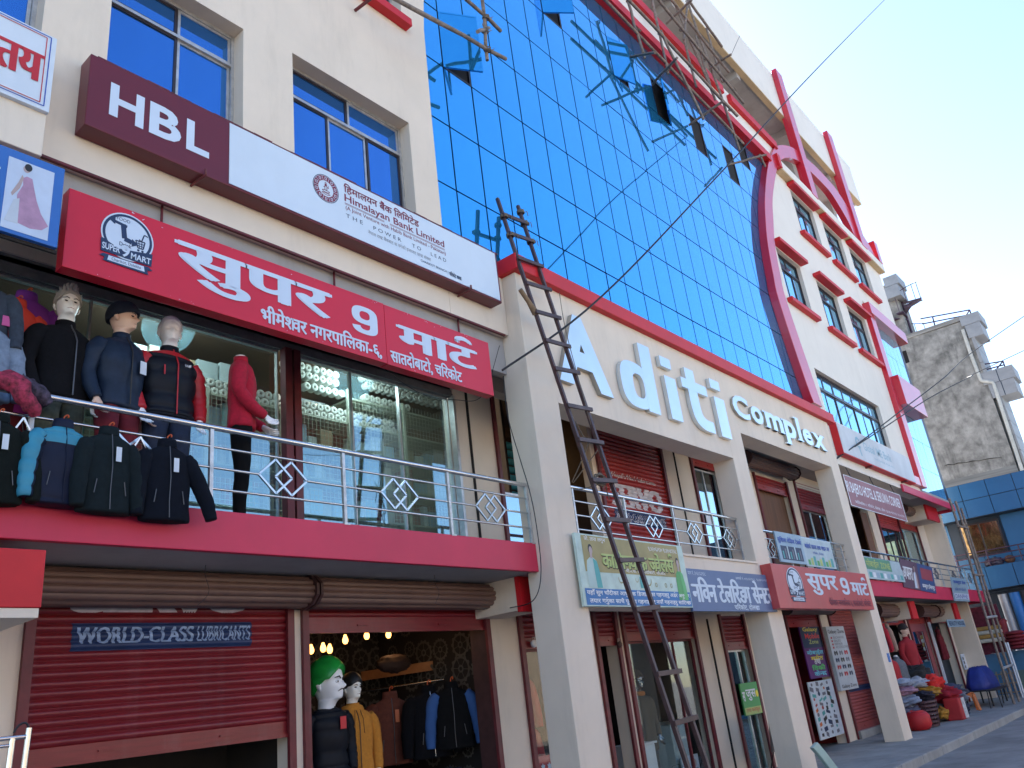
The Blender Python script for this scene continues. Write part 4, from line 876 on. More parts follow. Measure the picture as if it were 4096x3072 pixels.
S = board('white poster of phones, watches and speakers leaning below the purple board', 17.65, 19.02, .2, 1.31, 6.99, mat('poster white', (.60,.66,.72), .5))
rp = random.Random(5)
for k in range(44):
    cx, cz = 17.80+.30*(k % 4)+rp.uniform(-.05,.05), 1.24-.095*(k//4)+rp.uniform(-.02,.02); m = rp.choice([NAVY, GREYT, INK, GREYT, NAVY, TEAL, mat('print orange', (.6,.15,.03), .5), mat('print brick', (.4,.05,.04), .5), GREYT])
    mb = MB(); w, h = rp.uniform(.05,.11), rp.uniform(.02,.045); t = rp.uniform(-.3,.3)
    if k % 3 == 0: disc(mb, cx, cz, h, 6.987-.0003*(k % 5), 12, 1.6)
    else: mb.add([(cx+u*w*cos(t)-q*h*sin(t), 6.987-.0003*(k % 5), cz+u*w*sin(t)+q*h*cos(t)) for u, q in ((-1,-1),(1,-1),(1,1),(-1,1))], [(0,1,2,3)])
    mb.build('print_gadget', m, S, fix=False)
S = board('green juice board with fruit picture in the doorway behind the middle column', 14.38, 15.08, .93, 1.47, 6.93, GRN); text('जुस', 14.55, 14.95, 1.17, 1.35, 6.927, WHT, S, bold=.006); text('स', 14.4, 14.5, 1.17, 1.32, 6.927, WHT, S, bold=.006); flat(rect(14.39, 15.07, .94, 1.06), 6.927, LIME, S); text('तथा फलफूल', 14.45, 15.0, .96, 1.04, 6.9255, REDT, S)
mb = MB(); disc(mb, 15.0, 1.27, .06, 6.926, 12); mb.build('print', YEL, S, fix=False)
S = thing('tripod_board', 'brown beauty parlour board on a tripod before the glass door', 'sign', (14.25, 6.4, 0)); mb = MB(); mb.box(-.42, .42, -.01, .01, .38, 1.0); mb.build('board', mat('board mocha', (.14,.10,.09), .5, var=.2, scale=4), S, rot=(radians(8),0,0)); 
for (a, b) in ((-.28,-.15),(.28,-.15),(0,.25)): mb = MB(); mb.tube([(0,.02,.55),(a,b,0)], .011); mb.build('leg', CABLE, S)
text('BG', -.38, -.02, .68, .93, -.13, REDT, S, off=.02); text('व्युटी', .02, .36, .8, .95, -.13, INK, S, bold=.006); text('Beauty', .0, .36, .68, .76, -.12, WHT, S)

# ================================================================ ladder
S = thing('ladder', 'long dark red steel ladder leaning on the portico with rope tied to it', 'ladder')
L0, L1 = Vector((7.70, 4.24, -.12)), Vector((7.655, 5.80, 8.12)); R0, R1 = Vector((8.06, 4.24, -.12)), Vector((8.115, 5.80, 8.20))
def on_rail(p, q, px):
    best = min(range(401), key=lambda k: (lambda w: (w[0]-px[0])**2+(w[1]-px[1])**2)(project(p.lerp(q, k/400)))); return best/400
def project(p):
    d = Vector(p) - Vector((0,0,EYE)); c = d.dot(FWD); return (2048+FPX*d.dot(RGT)/c, 1536-FPX*d.dot(UPV)/c)
for p, q in ((L0, L1), (R0, R1)): mb = MB(); mb.bar(p, q, .045, .045); mb.build('rail', LADM, S, .004)
ts = [on_rail(L0, L1, f) for f in (z11(225,265), z11(245,400), z11(305,555), z11(360,725), z11(405,920), z11(460,1105), z11(515,1300), z11(610,1540), z12(625,330), z12(735,655), z12(840,975), z12(950,1300), z13(1190,195), z13(1390,775), z13(1540,1190))] + [.075, .03]
for k, t in enumerate(ts):
    a, b = L0.lerp(L1, t) + Vector((-.05, -.04, 0)), R0.lerp(R1, t) + Vector((.06, -.04, .01*sin(k*2.3))); mb = MB(); mb.bar(a, b, .05, .03); mb.build('rung', LADM, S, .003)
for (t, side) in ((.985, 1), (ts[0], 0), (ts[0], 1), (ts[1], 0), (ts[1], 1)):
    p = (R0.lerp(R1, t) if side else L0.lerp(L1, t)); mb = MB()
    for j in range(4): mb.tube([p + Vector((.05*cos(a), .05*sin(a)-.01, .012*j-.02+.006*sin(3*a))) for a in [2*pi*i/8 for i in range(9)]], .008, 5)
    mb.tube([p+Vector((.05,-.04,0)), p+Vector((.09,-.06,.03)), p+Vector((.10,-.06,-.05))], .006, 5); mb.build('rope_lashing', ROPE, S)
p = onY(z11(300,760), 5.42); q = L0.lerp(L1, ts[4]); mb = MB(); mb.tube([p, p.lerp(q, .5)+Vector((.01,0,0)), q], [.03,.032,.05], 8); mb.build('wood_stub', mat('raw wood', (.22,.14,.08), .8, var=.3, scale=12), S)
def rope_px(pts, Y, r=.007): 
    mb = MB(); mb.tube(crom([tuple(onY(f, y)) for f, y in pts], 4), r, 5); return mb
mb = rope_px([(z12(540,60), 5.3), (z12(690,325), 5.25), (z12(710,345), 5.2), (z12(660,480), 5.3), (z12(580,660), 5.5)], 5.3); mb.build('rope', ROPE, S)
mb = rope_px([(z12(690,10), 5.3), (z12(790,330), 5.2), (z12(800,380), 5.2), (z12(690,530), 5.3), (z12(590,665), 5.5)], 5.3); mb.build('rope', ROPE, S)
mb = rope_px([(z12(580,705), 5.85), (z12(660,715), 5.4), (z12(760,690), 5.15), (z12(840,665), 5.05), (z12(860,740), 5.05), (z12(880,800), 5.05)], 5.2); mb.build('rope', ROPE, S)
mb = MB(); c = onY(z12(790,650), 5.08)
for j in range(5): mb.tube([c + Vector((.09*cos(a)+.02*sin(j*9), -.03+.03*sin(a*2+j), .07*sin(a)+.012*cos(j*5))) for a in [2*pi*i/10 for i in range(11)]], .009, 5)
mb.build('rope_coil', ROPE, S)
mb = MB(); mb.tube(crom([tuple(onY(z11(560,780), 5.4)), tuple(onY(z11(600,1020), 5.3)), tuple(onY(z11(700,1400), 5.2)), tuple(onY(z11(770,1659), 5.1))], 4), .005, 5); mb.build('rope', ROPE, S)

# ================================================================ scaffolding
def scaffold(label, poles, ties, name='scaffolding'):
    S = thing(name, label, 'scaffold')
    for (f, a, ya, b, yb, r) in poles:
        p, q = onY(f(*a), ya), onY(f(*b), yb); n = 5
        pts = [p.lerp(q, k/n) + Vector((random.gauss(0,.006), random.gauss(0,.006), random.gauss(0,.006))) for k in range(n+1)]
        MB().tube(pts, [r*random.uniform(.93,1.07) for _ in pts], 9).build('pole', POLE, S)
    for (f, a, y) in ties:
        c = onY(f(*a), y); mb = MB()
        for j in range(3): mb.tube([c + Vector((.05*cos(t), .05*sin(t), .018*(j-1)+.02*sin(t+j))) for t in [2*pi*i/8 for i in range(9)]], .008, 5)
        mb.tube([c+Vector((.05,-.03,0)), c+Vector((.1,-.05,.05))], .006, 4); mb.tube([c+Vector((-.05,-.03,0)), c+Vector((-.09,-.04,.05))], .006, 4)
        mb.build('tie', ROPE, S)
    return S
scaffold('short run of rusty scaffold poles in front of the glass near the cream wall', [
    (y6, (380,-40), 5.30, (1530,580), 5.30, .030), (y6, (1140,-10), 5.30, (1480,305), 5.30, .028), (y6, (1295,-60), 5.33, (1350,590), 5.33, .026), (y6, (1262,312), 5.05, (1365,272), 5.55, .026)],
    [(y6,(1335,175),5.3),(y6,(1325,305),5.33),(y6,(1350,490),5.3)])
Yo, Yi = 5.25, 5.58
scaffold('tall web of rusty scaffold poles under the roof edge over the blue glass', [
    (y2, (590,-20), Yi, (2140,1590), Yi, .034), (z3, (1680,1000), Yi, (1720,1080), Yi, .03), (y2, (860,-20), Yo, (2068,1280), Yo, .034), (y2, (1180,-20), Yo-.1, (2140,1140), Yo-.1, .032), (y2, (1330,-20), Yo, (1975,800), Yo, .032), (y2, (1545,20), Yo-.2, (1905,515), Yo-.2, .032),
    (y2, (855,0), Yi, (1048,650), Yi, .030), (y2, (1125,-20), Yi, (1310,825), Yi, .030), (y2, (1385,60), Yi, (1835,1110), Yi, .030), (y2, (1215,330), Yo, (1705,1325), Yo, .030), (y2, (1520,20), Yo, (1480,440), Yo, .028), (y2, (1480,430), Yi, (1620,960), Yi, .028), (y2, (1530,50), Yi, (2100,1659), Yi, .03), (y2, (1730,310), Yi, (1900,890), Yi, .028), (y2, (1610,400), Yi, (1780,960), Yi, .028),
    (y2, (885,635), 5.96, (1165,578), 5.1, .030), (y2, (1130,935), 5.96, (1405,632), 5.0, .030), (y2, (1540,1385), 5.96, (1920,1115), 5.0, .030), (y2, (1285,262), 5.6, (1565,0), 4.8, .03), (y2, (1765,765), 5.6, (2010,595), 4.9, .03), (z3, (1475,1070), 5.9, (1725,1000), 5.1, .03)],
    [(y2,q,Yi) for q in ((970,340),(1035,600),(1215,370),(1290,775),(1450,330),(1555,730),(1650,410),(1700,660),(1845,680),(1915,900),(1990,1215),(1700,1270),(865,10),(1520,10),(1740,315),(2040,1000))])
MB().tube([onY(y2(2010,595), 4.9), onY(y2(2060,480), 4.88), onY(y2(2100,395), 4.86)], .006, 5).build('wire_end', CABLE, bpy.data.objects['scaffolding.001'])
# ================================================================ cables
def cable(label, pts, r=.015, sag=0):
    P = [tuple(v) for v in pts]
    mb = MB(); mb.tube(crom(P, 8), r, 6); o = mb.build('cable', CABLE); tag(o, label, 'cable'); return o
F = zz(0,0,4096,2212)
cable('long black cable from the portico column rising across the glass to the sky', [onY(F(1085,800), 5.75), onY(F(1300,640), 5.0), onY(F(1560,370), 4.2), onY(F(1800,112), 3.6), onY(F(1960,-50), 3.2)])
cable('upper of two thin cables crossing the far pale facade and concrete wall', [onX(z14(940,665), 19.2), onX(z14(1200,480), 21.5), onX(z14(1500,250), 24.5), onX(z14(1800,20), 28), onX(z16(1165,690), 33), onX((4250,1160), 40)], .016)
cable('lower of two thin cables crossing the far pale facade and concrete wall', [onX(z14(890,690), 19.1), onX(z14(1340,400), 23), onX(z14(1700,165), 27), onX(z14(2000,10), 31), onX(z16(1165,870), 33.5), onX((4250,1330), 40)], .016)
cable('thin wire hanging down the side of the left portico column', [onY(z9(1870,10), 5.95), onY(z9(1900,300), 5.9), onY(z9(1985,600), 5.85), onY(z9(2060,850), 5.8), onY(z9(2110,1100), 5.78), onY(z12(330,1380), 5.8), onY(z12(270,1609), 5.85), onY(z10(1890,365), 6.4)], .006)
cable('slack wire looping under the red sign corner', [onY(z6(1060,1150), 5.9), onY(z6(1400,1390), 5.9), onY(z6(1700,1450), 5.9), onY(z6(1930,1410), 5.9), onY(z6(2070,1000), 5.95)], .004)
cable('short loose wire dangling from the balcony soffit over the left shutter', [onY(z8(1655,20), 6.3), onY(z8(1650,100), 6.3), onY(z8(1680,240), 6.32), onY(z8(1585,350), 6.3)], .003)
cable('short loose wire dangling from the balcony soffit over the open shop', [onY(z10(1285,100), 6.3), onY(z10(1285,160), 6.3), onY(z10(1320,240), 6.3), onY(z10(1290,330), 6.3)], .003)

# ================================================================ shop fronts and what stands in them
GREYM = mat('grey shutter guide', (.20,.20,.21), .5, .3, var=.2, scale=6)
def shopglass(name, x0, x1, z0, z1, Y, splits=(), m=None, fm=None, fw=.03):
    mb = MB(); fm = fm or ALU
    for e in [x0, *splits, x1-fw]: mb.box(e, e+fw, Y, Y+.05, z0+fw, z1-fw)
    mb.box(x0, x1, Y, Y+.05, z0, z0+fw); mb.box(x0, x1, Y, Y+.05, z1-fw, z1); f = part(name, mb, fm)
    e = [x0, *splits, x1-fw]
    for k in range(len(e)-1): piece('pane', e[k]+fw, e[k+1], Y+.02, Y+.026, z0+fw, z1-fw, m or SHOPG, f, rot=(radians(random.uniform(-.3,.3)), 0, radians(random.uniform(-.3,.3))))
    return f
SHOPR = glass_mat('reflective shop glass', (.45,.60,.68), .5, refl=(.72,.92,1.0))
shopglass('shop_window', 1.02, 4.93, 3.31, 5.55, 7.06, (2.9,), fw=.012); shopglass('shop_window', 5.15, 7.62, 3.31, 5.55, 7.06, (5.95, 6.72), fw=.012)
for (a, b) in ((4.935,5.025),(5.05,5.14)): mb = MB(); mb.box(a, b, 6.93, 7.03, 3.305, 5.56); part('maroon_post', mb, RAILM, bev=.004)
mb = MB(); mb.box(5.025, 5.05, 6.95, 7.0, 4.28, 4.31); part('post_link', mb, RAILM)
for k in range(3): mb = MB(); mb.box(1.0, 7.66, 6.99+.02*k, 7.01+.02*k, 5.55+.06*k, 5.60+.06*k); part('shutter_guide', mb, GREYM)
mb = MB(); mb.box(1.0, 7.66, 7.03, 7.06, 5.55, 5.75); part('shutter_guide', mb, GREYM)
mb = MB(); mb.box(7.62, 7.665, 6.96, 7.05, 3.31, 5.56); part('shutter_guide', mb, ALU)
shopglass('glass_door', 8.54, 9.38, 3.31, 4.35, 7.05, m=SHOPR); shopglass('glass_door', 14.38, 15.47, 3.31, 5.52, 7.05, (14.9,), m=SHOPR); shopglass('glass_door', 8.53, 9.32, 0, 2.24, 7.06, fm=RAILM, m=SHOPC); shopglass('glass_door', 14.24, 15.15, 0, 2.05, 7.06, (14.8,), m=SHOPG)
shopglass('shop_window', 10.98, 13.16, 0, 2.28, 7.06, (12.5,), m=SHOPC, fm=RAILM); shopglass('glass_door', 19.75, 21.55, 3.31, 5.2, 7.05, (20.5,), m=SHOPR); shopglass('glass_door', 25.95, 28.0, 3.31, 5.25, 7.05, (26.9,), m=SHOPR, fm=BRONZE); shopglass('glass_door', 28.15, 30.1, 3.31, 5.4, 7.05, (28.8,), m=SHOPG, fm=ALU)
mb = MB(); mb.box(14.62, 14.9, 7.03, 7.04, 4.4, 4.66); part('paper_notice', mb, WHT)
mb = MB(); mb.box(17.6, 19.1, 7.10, 7.14, 3.31, 5.45); part('door_leaf', mb, WOOD); mb = MB(); mb.box(24.6, 25.18, 7.05, 7.09, 3.31, 5.6); part('door_leaf', mb, WOOD)
mb = MB(); mb.box(10.22, 10.76, 7.5, 7.53, .0, 2.22); part('door_leaf', mb, mat('grey door', (.22,.23,.27), .5, var=.1)); mb = MB(); mb.box(10.24, 10.60, 7.48, 7.499, .0, 2.0); part('doorway', mb, BLACK)
PINKD = mat('pink door frame', (.30,.08,.09), .6, var=.15)
mb = MB(); [mb.box(*b) for b in ((26.02,26.4,7.03,7.08,0,2.42),(27.55,27.93,7.03,7.08,0,2.42),(26.4,27.55,7.03,7.08,0,.75),(26.4,27.55,7.03,7.08,2.2,2.42))]; f = part('shop_door', mb, PINKD); piece('pane', 26.4, 27.55, 7.05, 7.056, .75, 2.2, SHOPR, f)
mb = MB(); mb.box(28.02, 28.08, 6.9, 6.99, 0, 2.45); part('white_pole', mb, WHT)
for x in (4.985, 5.14):
    pass
mb = MB(); mb.box(5.14, 5.22, 7.03, 7.12, 0, 2.49); part('door_jamb', mb, mat('navy jamb', (.03,.05,.09), .5))

# --- stocked racks behind the left shop window
RACK = mat('cream rack paint', (.50,.52,.42), .5, var=.1)
S = thing('shop_rack', 'cream wire rack with shelves behind the big balcony shop window', 'rack')
xs = [1.5, 2.5, 3.5, 4.5, 5.5, 6.5, 7.47, 8.42]; tops = [4.9, 4.9, 5.0, 5.25, 5.3, 5.68, 5.67, 5.66]
for x, t in zip(xs, tops): mb = MB(); mb.box(x-.02, x+.02, 7.76, 7.80, 3.31, t); mb.build('post', RACK, S); 
for k in range(7):
    for z in ([3.5, 3.95, 4.40, 4.80, 5.20] + ([5.56] if k > 4 else [])):
        mb = MB(); mb.box(xs[k]+.021, xs[k+1]-.021, 7.78, 8.2, z-.012, z+.012); mb.build('shelf', RACK, S)
mb = MB()
for k in range(7):
    x = xs[k]+.05
    while x < xs[k+1]-.03: mb.box(x-.0018, x+.0018, 7.764, 7.768, 3.35, min(tops[k], tops[k+1])-.02); x += .06
z = 3.4
while z < 5.6:
    for k in range(7):
        if z < min(tops[k], tops[k+1]): mb.box(xs[k]+.02, xs[k+1]-.02, 7.760, 7.7635, z-.0018, z+.0018)
    z += .06
o = mb.build('wire_mesh', RACK, S, fix=False); o['kind'] = 'stuff'
ROLLW = mat('white paper roll', (.62,.62,.56), .8, var=.06)
roll_me = MB().lathe([(.018,.0),(.018,-.10),(.022,-.102),(.050,-.10),(.053,-.095),(.053,.0)], 14, axis='y').mesh('paper_roll', ROLLW)
def rolls(x0, x1, z, Y, n0=0):
    k = 0; x = x0
    while x < x1:
        o = link('paper_roll', roll_me); o.location = (x, Y + random.uniform(-.01,.01), z + random.uniform(-.003,.003)); o.rotation_euler = (0, random.random()*6, 0)
        tag(o, 'white paper roll seen end on behind the balcony shop window', 'paper roll', 'paper rolls stacked behind the shop window'); x += .108; k += 1
for (a, b, z) in ((5.60,6.45,6.0-.13),(5.60,6.45,5.76),(6.86,8.5,5.96),(6.91,8.5,5.85),(6.86,7.62,5.66),(5.9,6.45,5.62),(6.9,7.5,5.625-.07),(3.6,7.35,5.36),(3.65,7.35,5.26)):
    rolls(a, b, z, 7.92)
PK = [mat('pack '+n, c, .4, var=.12, scale=12) for n, c in (('white',(.66,.72,.72)),('cyan',(.30,.60,.66)),('sky',(.36,.56,.70)),('grey',(.46,.52,.52)),('green',(.16,.46,.30)),('navy',(.06,.12,.28)),('tan',(.40,.30,.18)),('red',(.42,.08,.08)),('cream',(.55,.52,.42)))]
pk_me = [MB().box(-.5,.5,-.5,.5,0,1).mesh('package', m) for m in PK]
jar_me = [MB().lathe([(0,0),(.48,.0),(.5,.06),(.5,.66),(.4,.76),(.4,.84),(.44,.86),(.44,1.),(0,1.)], 12).mesh('jar', m) for m in PK]
PKN = ['white','cyan','sky blue','grey','green','navy','tan','red','cream']
random.seed(11)
for k in range(7):
    for z in (3.31, 3.512, 3.962, 4.412, 4.812, 5.212):
        if z > 5 and k > 1: continue
        x = xs[k]+.04
        while x < xs[k+1]-.10:
            w = random.uniform(.09, .26); 
            if x+w > xs[k+1]-.03: break
            h = random.uniform(.10, .17) if z == 3.31 else random.uniform(.16, .36); jar = random.random() < .3; ci = random.choice([0,0,0,1,1,2,2,3,4,5,8,8,6,7]) if z > 3.9 else random.choice([0,0,1,2,3,4,0])
            if jar: w = min(w, .15); h = min(h, .24)
            o = link('jar' if jar else 'package', (jar_me if jar else pk_me)[ci]); o.location = (x+w/2, 7.97+random.uniform(-.02,.04), z+.001); o.scale = (w*.95, .22 if not jar else w*.95, h); o.rotation_euler = (0, 0, random.uniform(-.08,.08))
            tag(o, PKN[ci] + (' lidded jar' if jar else ' packed box') + ' on the ' + {3.31:'bottom',3.512:'second',3.962:'third',4.412:'fourth',4.812:'fifth',5.212:'top'}[z] + ' shelf, rack bay ' + ['at the left edge','behind the leather jacket','behind the red puffer','left of the maroon posts','right of the maroon posts','with the hanging lamp','nearest the cream pier'][k], 'jar' if jar else 'package', ('jars' if jar else 'packages') + ' on the shop rack'); x += w+.01
for k in range(9):
    o = link('package', pk_me[[0,8,2,1,0,8,6,3,0][k]]); o.location = (2.6+.28*k, 8.0, 5.02 if k < 4 else 5.42); o.scale = (.25, .25, .18+.03*(k % 3)); tag(o, 'bulky ' + PKN[[0,8,2,1,0,8,6,3,0][k]] + ' wrapped pack on top of the rack, ' + ['first','second','third','fourth','fifth','sixth','seventh','eighth','ninth'][k] + ' from the left', 'package', 'packs on top of the rack')
def lamp_strip(x, y, z, L, e, label, rz=0, light=0, tube='lit tube', tc=(1,.62,.25)):
    S = thing('lamp_or_fill', label, 'lamp', (x, y, z), rz); mb = MB(); mb.box(-L/2, L/2, -.03, .03, 0, .04); mb.build('lamp_body', WHT, S)
    mb = MB(); mb.box(-L/2+.02, L/2-.02, -.025, .025, -.02, -.001); mb.build('lamp_tube', mat(tube, (1,.9,.8), .5, emit=(tc, e)), S)
    if light:
        l = bpy.data.lights.new('lamp_or_fill_light', 'POINT'); l.energy = light; l.color = (.86,.98,1) if tc[2] > .5 else (1,.85,.65); l.shadow_soft_size = .3; o = bpy.data.objects.new('lamp_or_fill_light', l); col.objects.link(o); o.parent = S; o.location = (0, 0, -.25)  # point light used only by the added white tubes
lamp_strip(6.55, 8.6, 5.75, .4, 14, 'lit orange lamp on the ceiling behind the balcony shop window'); lamp_strip(10.6, 8.2, 5.62, .4, 14, 'lit lamp inside the dark balcony shop beside the closed red shutter')
lamp_strip(3.9, 7.5, 5.98, .6, 6, 'added white tube lamp brightening the left half of the balcony shop', 0, 12, 'added fill tube', (.86,.98,1)); lamp_strip(6.4, 7.5, 5.98, .6, 6, 'added white tube lamp brightening the right half of the balcony shop', 0, 12, 'added fill tube', (.86,.98,1))  # both tubes are added, mostly hidden by the sign, to brighten the interior
# balcony shop beside the column: blue bolts of cloth
for k in range(7):
    mb = MB(); mb.tube([(8.75,7.5,4.5+.13*k),(9.5,7.5,4.5+.13*k)], .055, 10); o = mb.build('cloth_bolt', mat('teal cloth', (.03,.22,.26), .7, var=.2)); tag(o, ['lowest','second lowest','third lowest','middle','third highest','second highest','highest'][k] + ' teal cloth bolt stacked behind the glass beside the left portico column', 'cloth bolt', 'teal cloth bolts')

# ================================================================ mannequins and clothes
def ering(cx, cy, z, rx, ry, n, p=2.3): 
    out = []
    for k in range(n):
        a = 2*pi*k/n; c, s = cos(a), sin(a); out.append(Vector((cx + rx*math.copysign(abs(c)**(2/p), c), cy + ry*math.copysign(abs(s)**(2/p), s), z)))
    return out
def torso(prof, n=32, quilt=0, nq=7, fold=.02, seed=0, m=7, mb=None, mif=None):
    P = crom(prof, m); R = []; z0, z1 = prof[0][0], prof[-1][0]
    for i, (z, rx, ry, cx, cy) in enumerate(P):
        t = i/(len(P)-1); ring = ering(cx, cy, z, rx, ry, n); o = []
        for k, v in enumerate(ring):
            a = 2*pi*k/n; d = Vector((v.x-cx, v.y-cy, 0))
            g = 1 + fold*t*(.6+.4*t)*(sin(5*a+seed*1.3+3*t)+.6*sin(9*a-seed+5*t)) + fold*1.6*noise.noise(Vector((cos(a)*1.8, sin(a)*1.8+seed, z*7)))
            if quilt: g += quilt*(abs(sin(pi*nq*t + .25*noise.noise(Vector((cos(a)*2, sin(a)*2, seed)))))**.55 - .6)
            o.append(Vector((cx+d.x*g, cy+d.y*g, z)))
        R.append(o)
    mb = mb or MB(); mb.rings(R, mif=mif); return mb
def limb(pts, radii, n=14, quilt=0, nq=7, fold=.03, seed=0, m=6, mb=None, flat_=1., mif=None):
    P = crom([tuple(p)+(r,) for p, r in zip(pts, radii)], m); R = []; a0 = None
    for i, q in enumerate(P):
        p = Vector(q[:3]); r = q[3]; d = (Vector(P[min(i+1,len(P)-1)][:3]) - Vector(P[max(i-1,0)][:3])).normalized()
        a = d.cross(Vector((0,1,0))); a = a if a.length > .15 else d.cross(Vector((1,0,0))); a.normalize(); b = d.cross(a); t = i/(len(P)-1); o = []
        for k in range(n):
            th = 2*pi*k/n; g = 1 + fold*(noise.noise(Vector((cos(th)*1.5+seed, sin(th)*1.5, i*.55)))*1.6 + .5*sin(i*1.1+seed+2*cos(th)))
            if quilt: g += quilt*(abs(sin(pi*nq*t))**.55 - .6)
            o.append(p + (a*cos(th) + b*sin(th)*flat_)*r*g)
        R.append(o)
    mb = mb or MB(); mb.rings(R, mif=mif); return mb
HEADR = [(-.06,.062,.050,.065,.01),(.0,.056,.046,.060,.01),(.055,.052,.046,.056,.006),(.085,.053,.062,.060,0),(.098,.047,.088,.064,0),(.115,.052,.096,.072,0),(.14,.060,.098,.082,0),(.17,.067,.097,.092,0),(.20,.071,.092,.099,0),(.225,.073,.096,.102,0),(.26,.071,.088,.100,0),(.29,.060,.068,.086,0),(.31,.040,.044,.058,0),(.32,.012,.014,.02,0)]
def head(mb, s=1., org=(0,0,0), rz=0):
    n = 44; R = []; M = Matrix.Translation(org) @ Matrix.Rotation(rz, 4, 'Z') @ Matrix.Scale(s, 4)
    for (z, w, fr, bk, cy) in crom(HEADR, 4):
        ring = []
        for k in range(n):
            a = 2*pi*k/n; sx, sy = sin(a), -cos(a)            # a=0 faces -Y
            x = w*math.copysign(abs(sx)**.9, sx); y = cy + (fr if sy < 0 else bk)*sy
            da = (a+pi) % (2*pi) - pi
            g = lambda a0, z0, sa, sz: math.exp(-((abs(da)-a0)/sa)**2 - ((z-z0)/sz)**2)
            b = .024*g(0,.163,.13,.014) + .015*g(0,.182,.12,.02) + .006*g(.30,.212,.28,.010) - .012*g(.36,.192,.20,.014) + .007*g(0,.134,.26,.006) + .006*g(0,.124,.22,.006) - .004*g(0,.129,.25,.003) + .009*g(0,.102,.25,.012) + .005*g(.62,.165,.3,.02) - .005*g(.5,.135,.25,.02)
            y -= b; ring.append(M @ Vector((x, y, z)))
        R.append(ring)
    mb.rings(R)
    for sgn in (-1, 1):
        E2 = []
        for i in range(7):
            t = i/6; c = Vector((sgn*(.070+.010*sin(pi*t)), .012+.012*t, .145+.062*t)); r = .004+.014*sin(pi*t)**.7
            E2.append([M @ (c + Vector((sgn*.007*cos(2*pi*k/8), r*sin(2*pi*k/8), .3*r*cos(2*pi*k/8)))) for k in range(8)])
        mb.rings(E2)
    return M
def face_paint(S, M, eyes=True):
    for sgn in (-1, 1):
        mb = MB(); mb.tube([M @ Vector((sgn*x, y, z)) for x, y, z in ((.012,-.097,.208),(.03,-.098,.215),(.05,-.082,.212))], [.003,.0045,.002], 6); mb.build('eyebrow', INK, S)
        mb = MB(); mb.ellip(M @ Vector((sgn*.029,-.082,.192)), (.014*M.median_scale, .006*M.median_scale, .006*M.median_scale), 10, 6); mb.build('eye', INK, S)
    mb = MB(); mb.tube([M @ Vector((x, y, z)) for x, y, z in ((-.022,-.092,.130),(0,-.1035,.1295),(.022,-.092,.130))], [.0015,.004,.0015], 6); mb.build('lips', mat('lip paint', (.36,.22,.19), .4), S)
def hair(S, M, m, spikes=0, lift=.014, fr=.245, bk=.13, name='hair', smooth=True, wave=0):
    R = []; n = 36; 
    for i in range(11):
        t = i/10; ring = []
        for k in range(n):
            a = 2*pi*k/n; sy = -cos(a); zl = bk + (fr-bk)*(.5-.5*sy)**2.2; zl = max(zl, .205 if abs(sin(a)) > .8 and sy < .4 else zl)
            z = zl + (.325+lift-zl)*t
            q = min(max((z-lift*t-.10)/.22, 0), 1); # cranium profile
            w = .075*math.sqrt(max(0, 1-((z-.215)/(.112+lift))**2)); f_ = .100*math.sqrt(max(0, 1-((z-.215)/(.112+lift))**2))
            e = 1 + lift/.09 + wave*sin(7*a+4*t)
            ring.append(M @ Vector((w*e*sin(a), .004 + f_*e*sy, z)))
        R.append(ring)
    mb = MB(); mb.rings(R)
    rnd = random.Random(4)
    for j in range(spikes):
        a = rnd.uniform(0, 2*pi); t = rnd.uniform(.25, 1.2); d = Vector((sin(a)*sin(t)*.75, -cos(a)*sin(t), cos(t))); b = Vector((0,.004,.225)) + Vector((d.x*.085, d.y*.10, d.z*.10)); tip = b + d*.036 + Vector((0,-.012,.015))
        mb.tube([M @ b, M @ (b.lerp(tip,.5)), M @ tip], [.017*M.median_scale,.010*M.median_scale,.001], 6)
    return mb.build(name, m, S)
def hand(mb, p, d, s=1., m=0, side=1):
    """palm and five curled fingers from wrist p along direction d"""
    d = Vector(d).normalized(); u = d.cross(Vector((0,1,0))); u = u if u.length > .1 else d.cross(Vector((1,0,0))); u.normalize(); w = d.cross(u)
    R = []
    for t, a, b in ((-.02,.026,.022),(0,.028,.02),(.04,.038,.016),(.085,.040,.014),(.10,.034,.011)): R.append([p + d*t*s + (u*cos(2*pi*k/10)*a + w*sin(2*pi*k/10)*b)*s for k in range(10)])
    mb.rings(R)
    for i, (o, L) in enumerate(((-.030,.058),(-.011,.074),(.010,.078),(.030,.068))):
        b = p + (d*.095 + u*o)*s; mb.tube([b, b+(d*L*.45+w*.006)*s, b+(d*L*.8+w*.02)*s, b+(d*L+w*.034)*s], [.0092*s,.009*s,.008*s,.006*s], 7)
    b = p + (d*.03 + u*.034*side)*s; mb.tube([b, b+(d*.03+u*.026*side+w*.006)*s, b+(d*.062+u*.032*side+w*.02)*s], [.012*s,.010*s,.007*s], 7)
    return mb
TORSO = [(1.57,.068,.066,0,.01),(1.545,.10,.078,0,.01),(1.515,.17,.092,0,.01),(1.46,.205,.112,0,.0),(1.32,.215,.130,0,-.005),(1.12,.195,.122,0,0),(.98,.205,.128,0,0),(.92,.205,.128,0,0),(.90,.19,.118,0,0)]
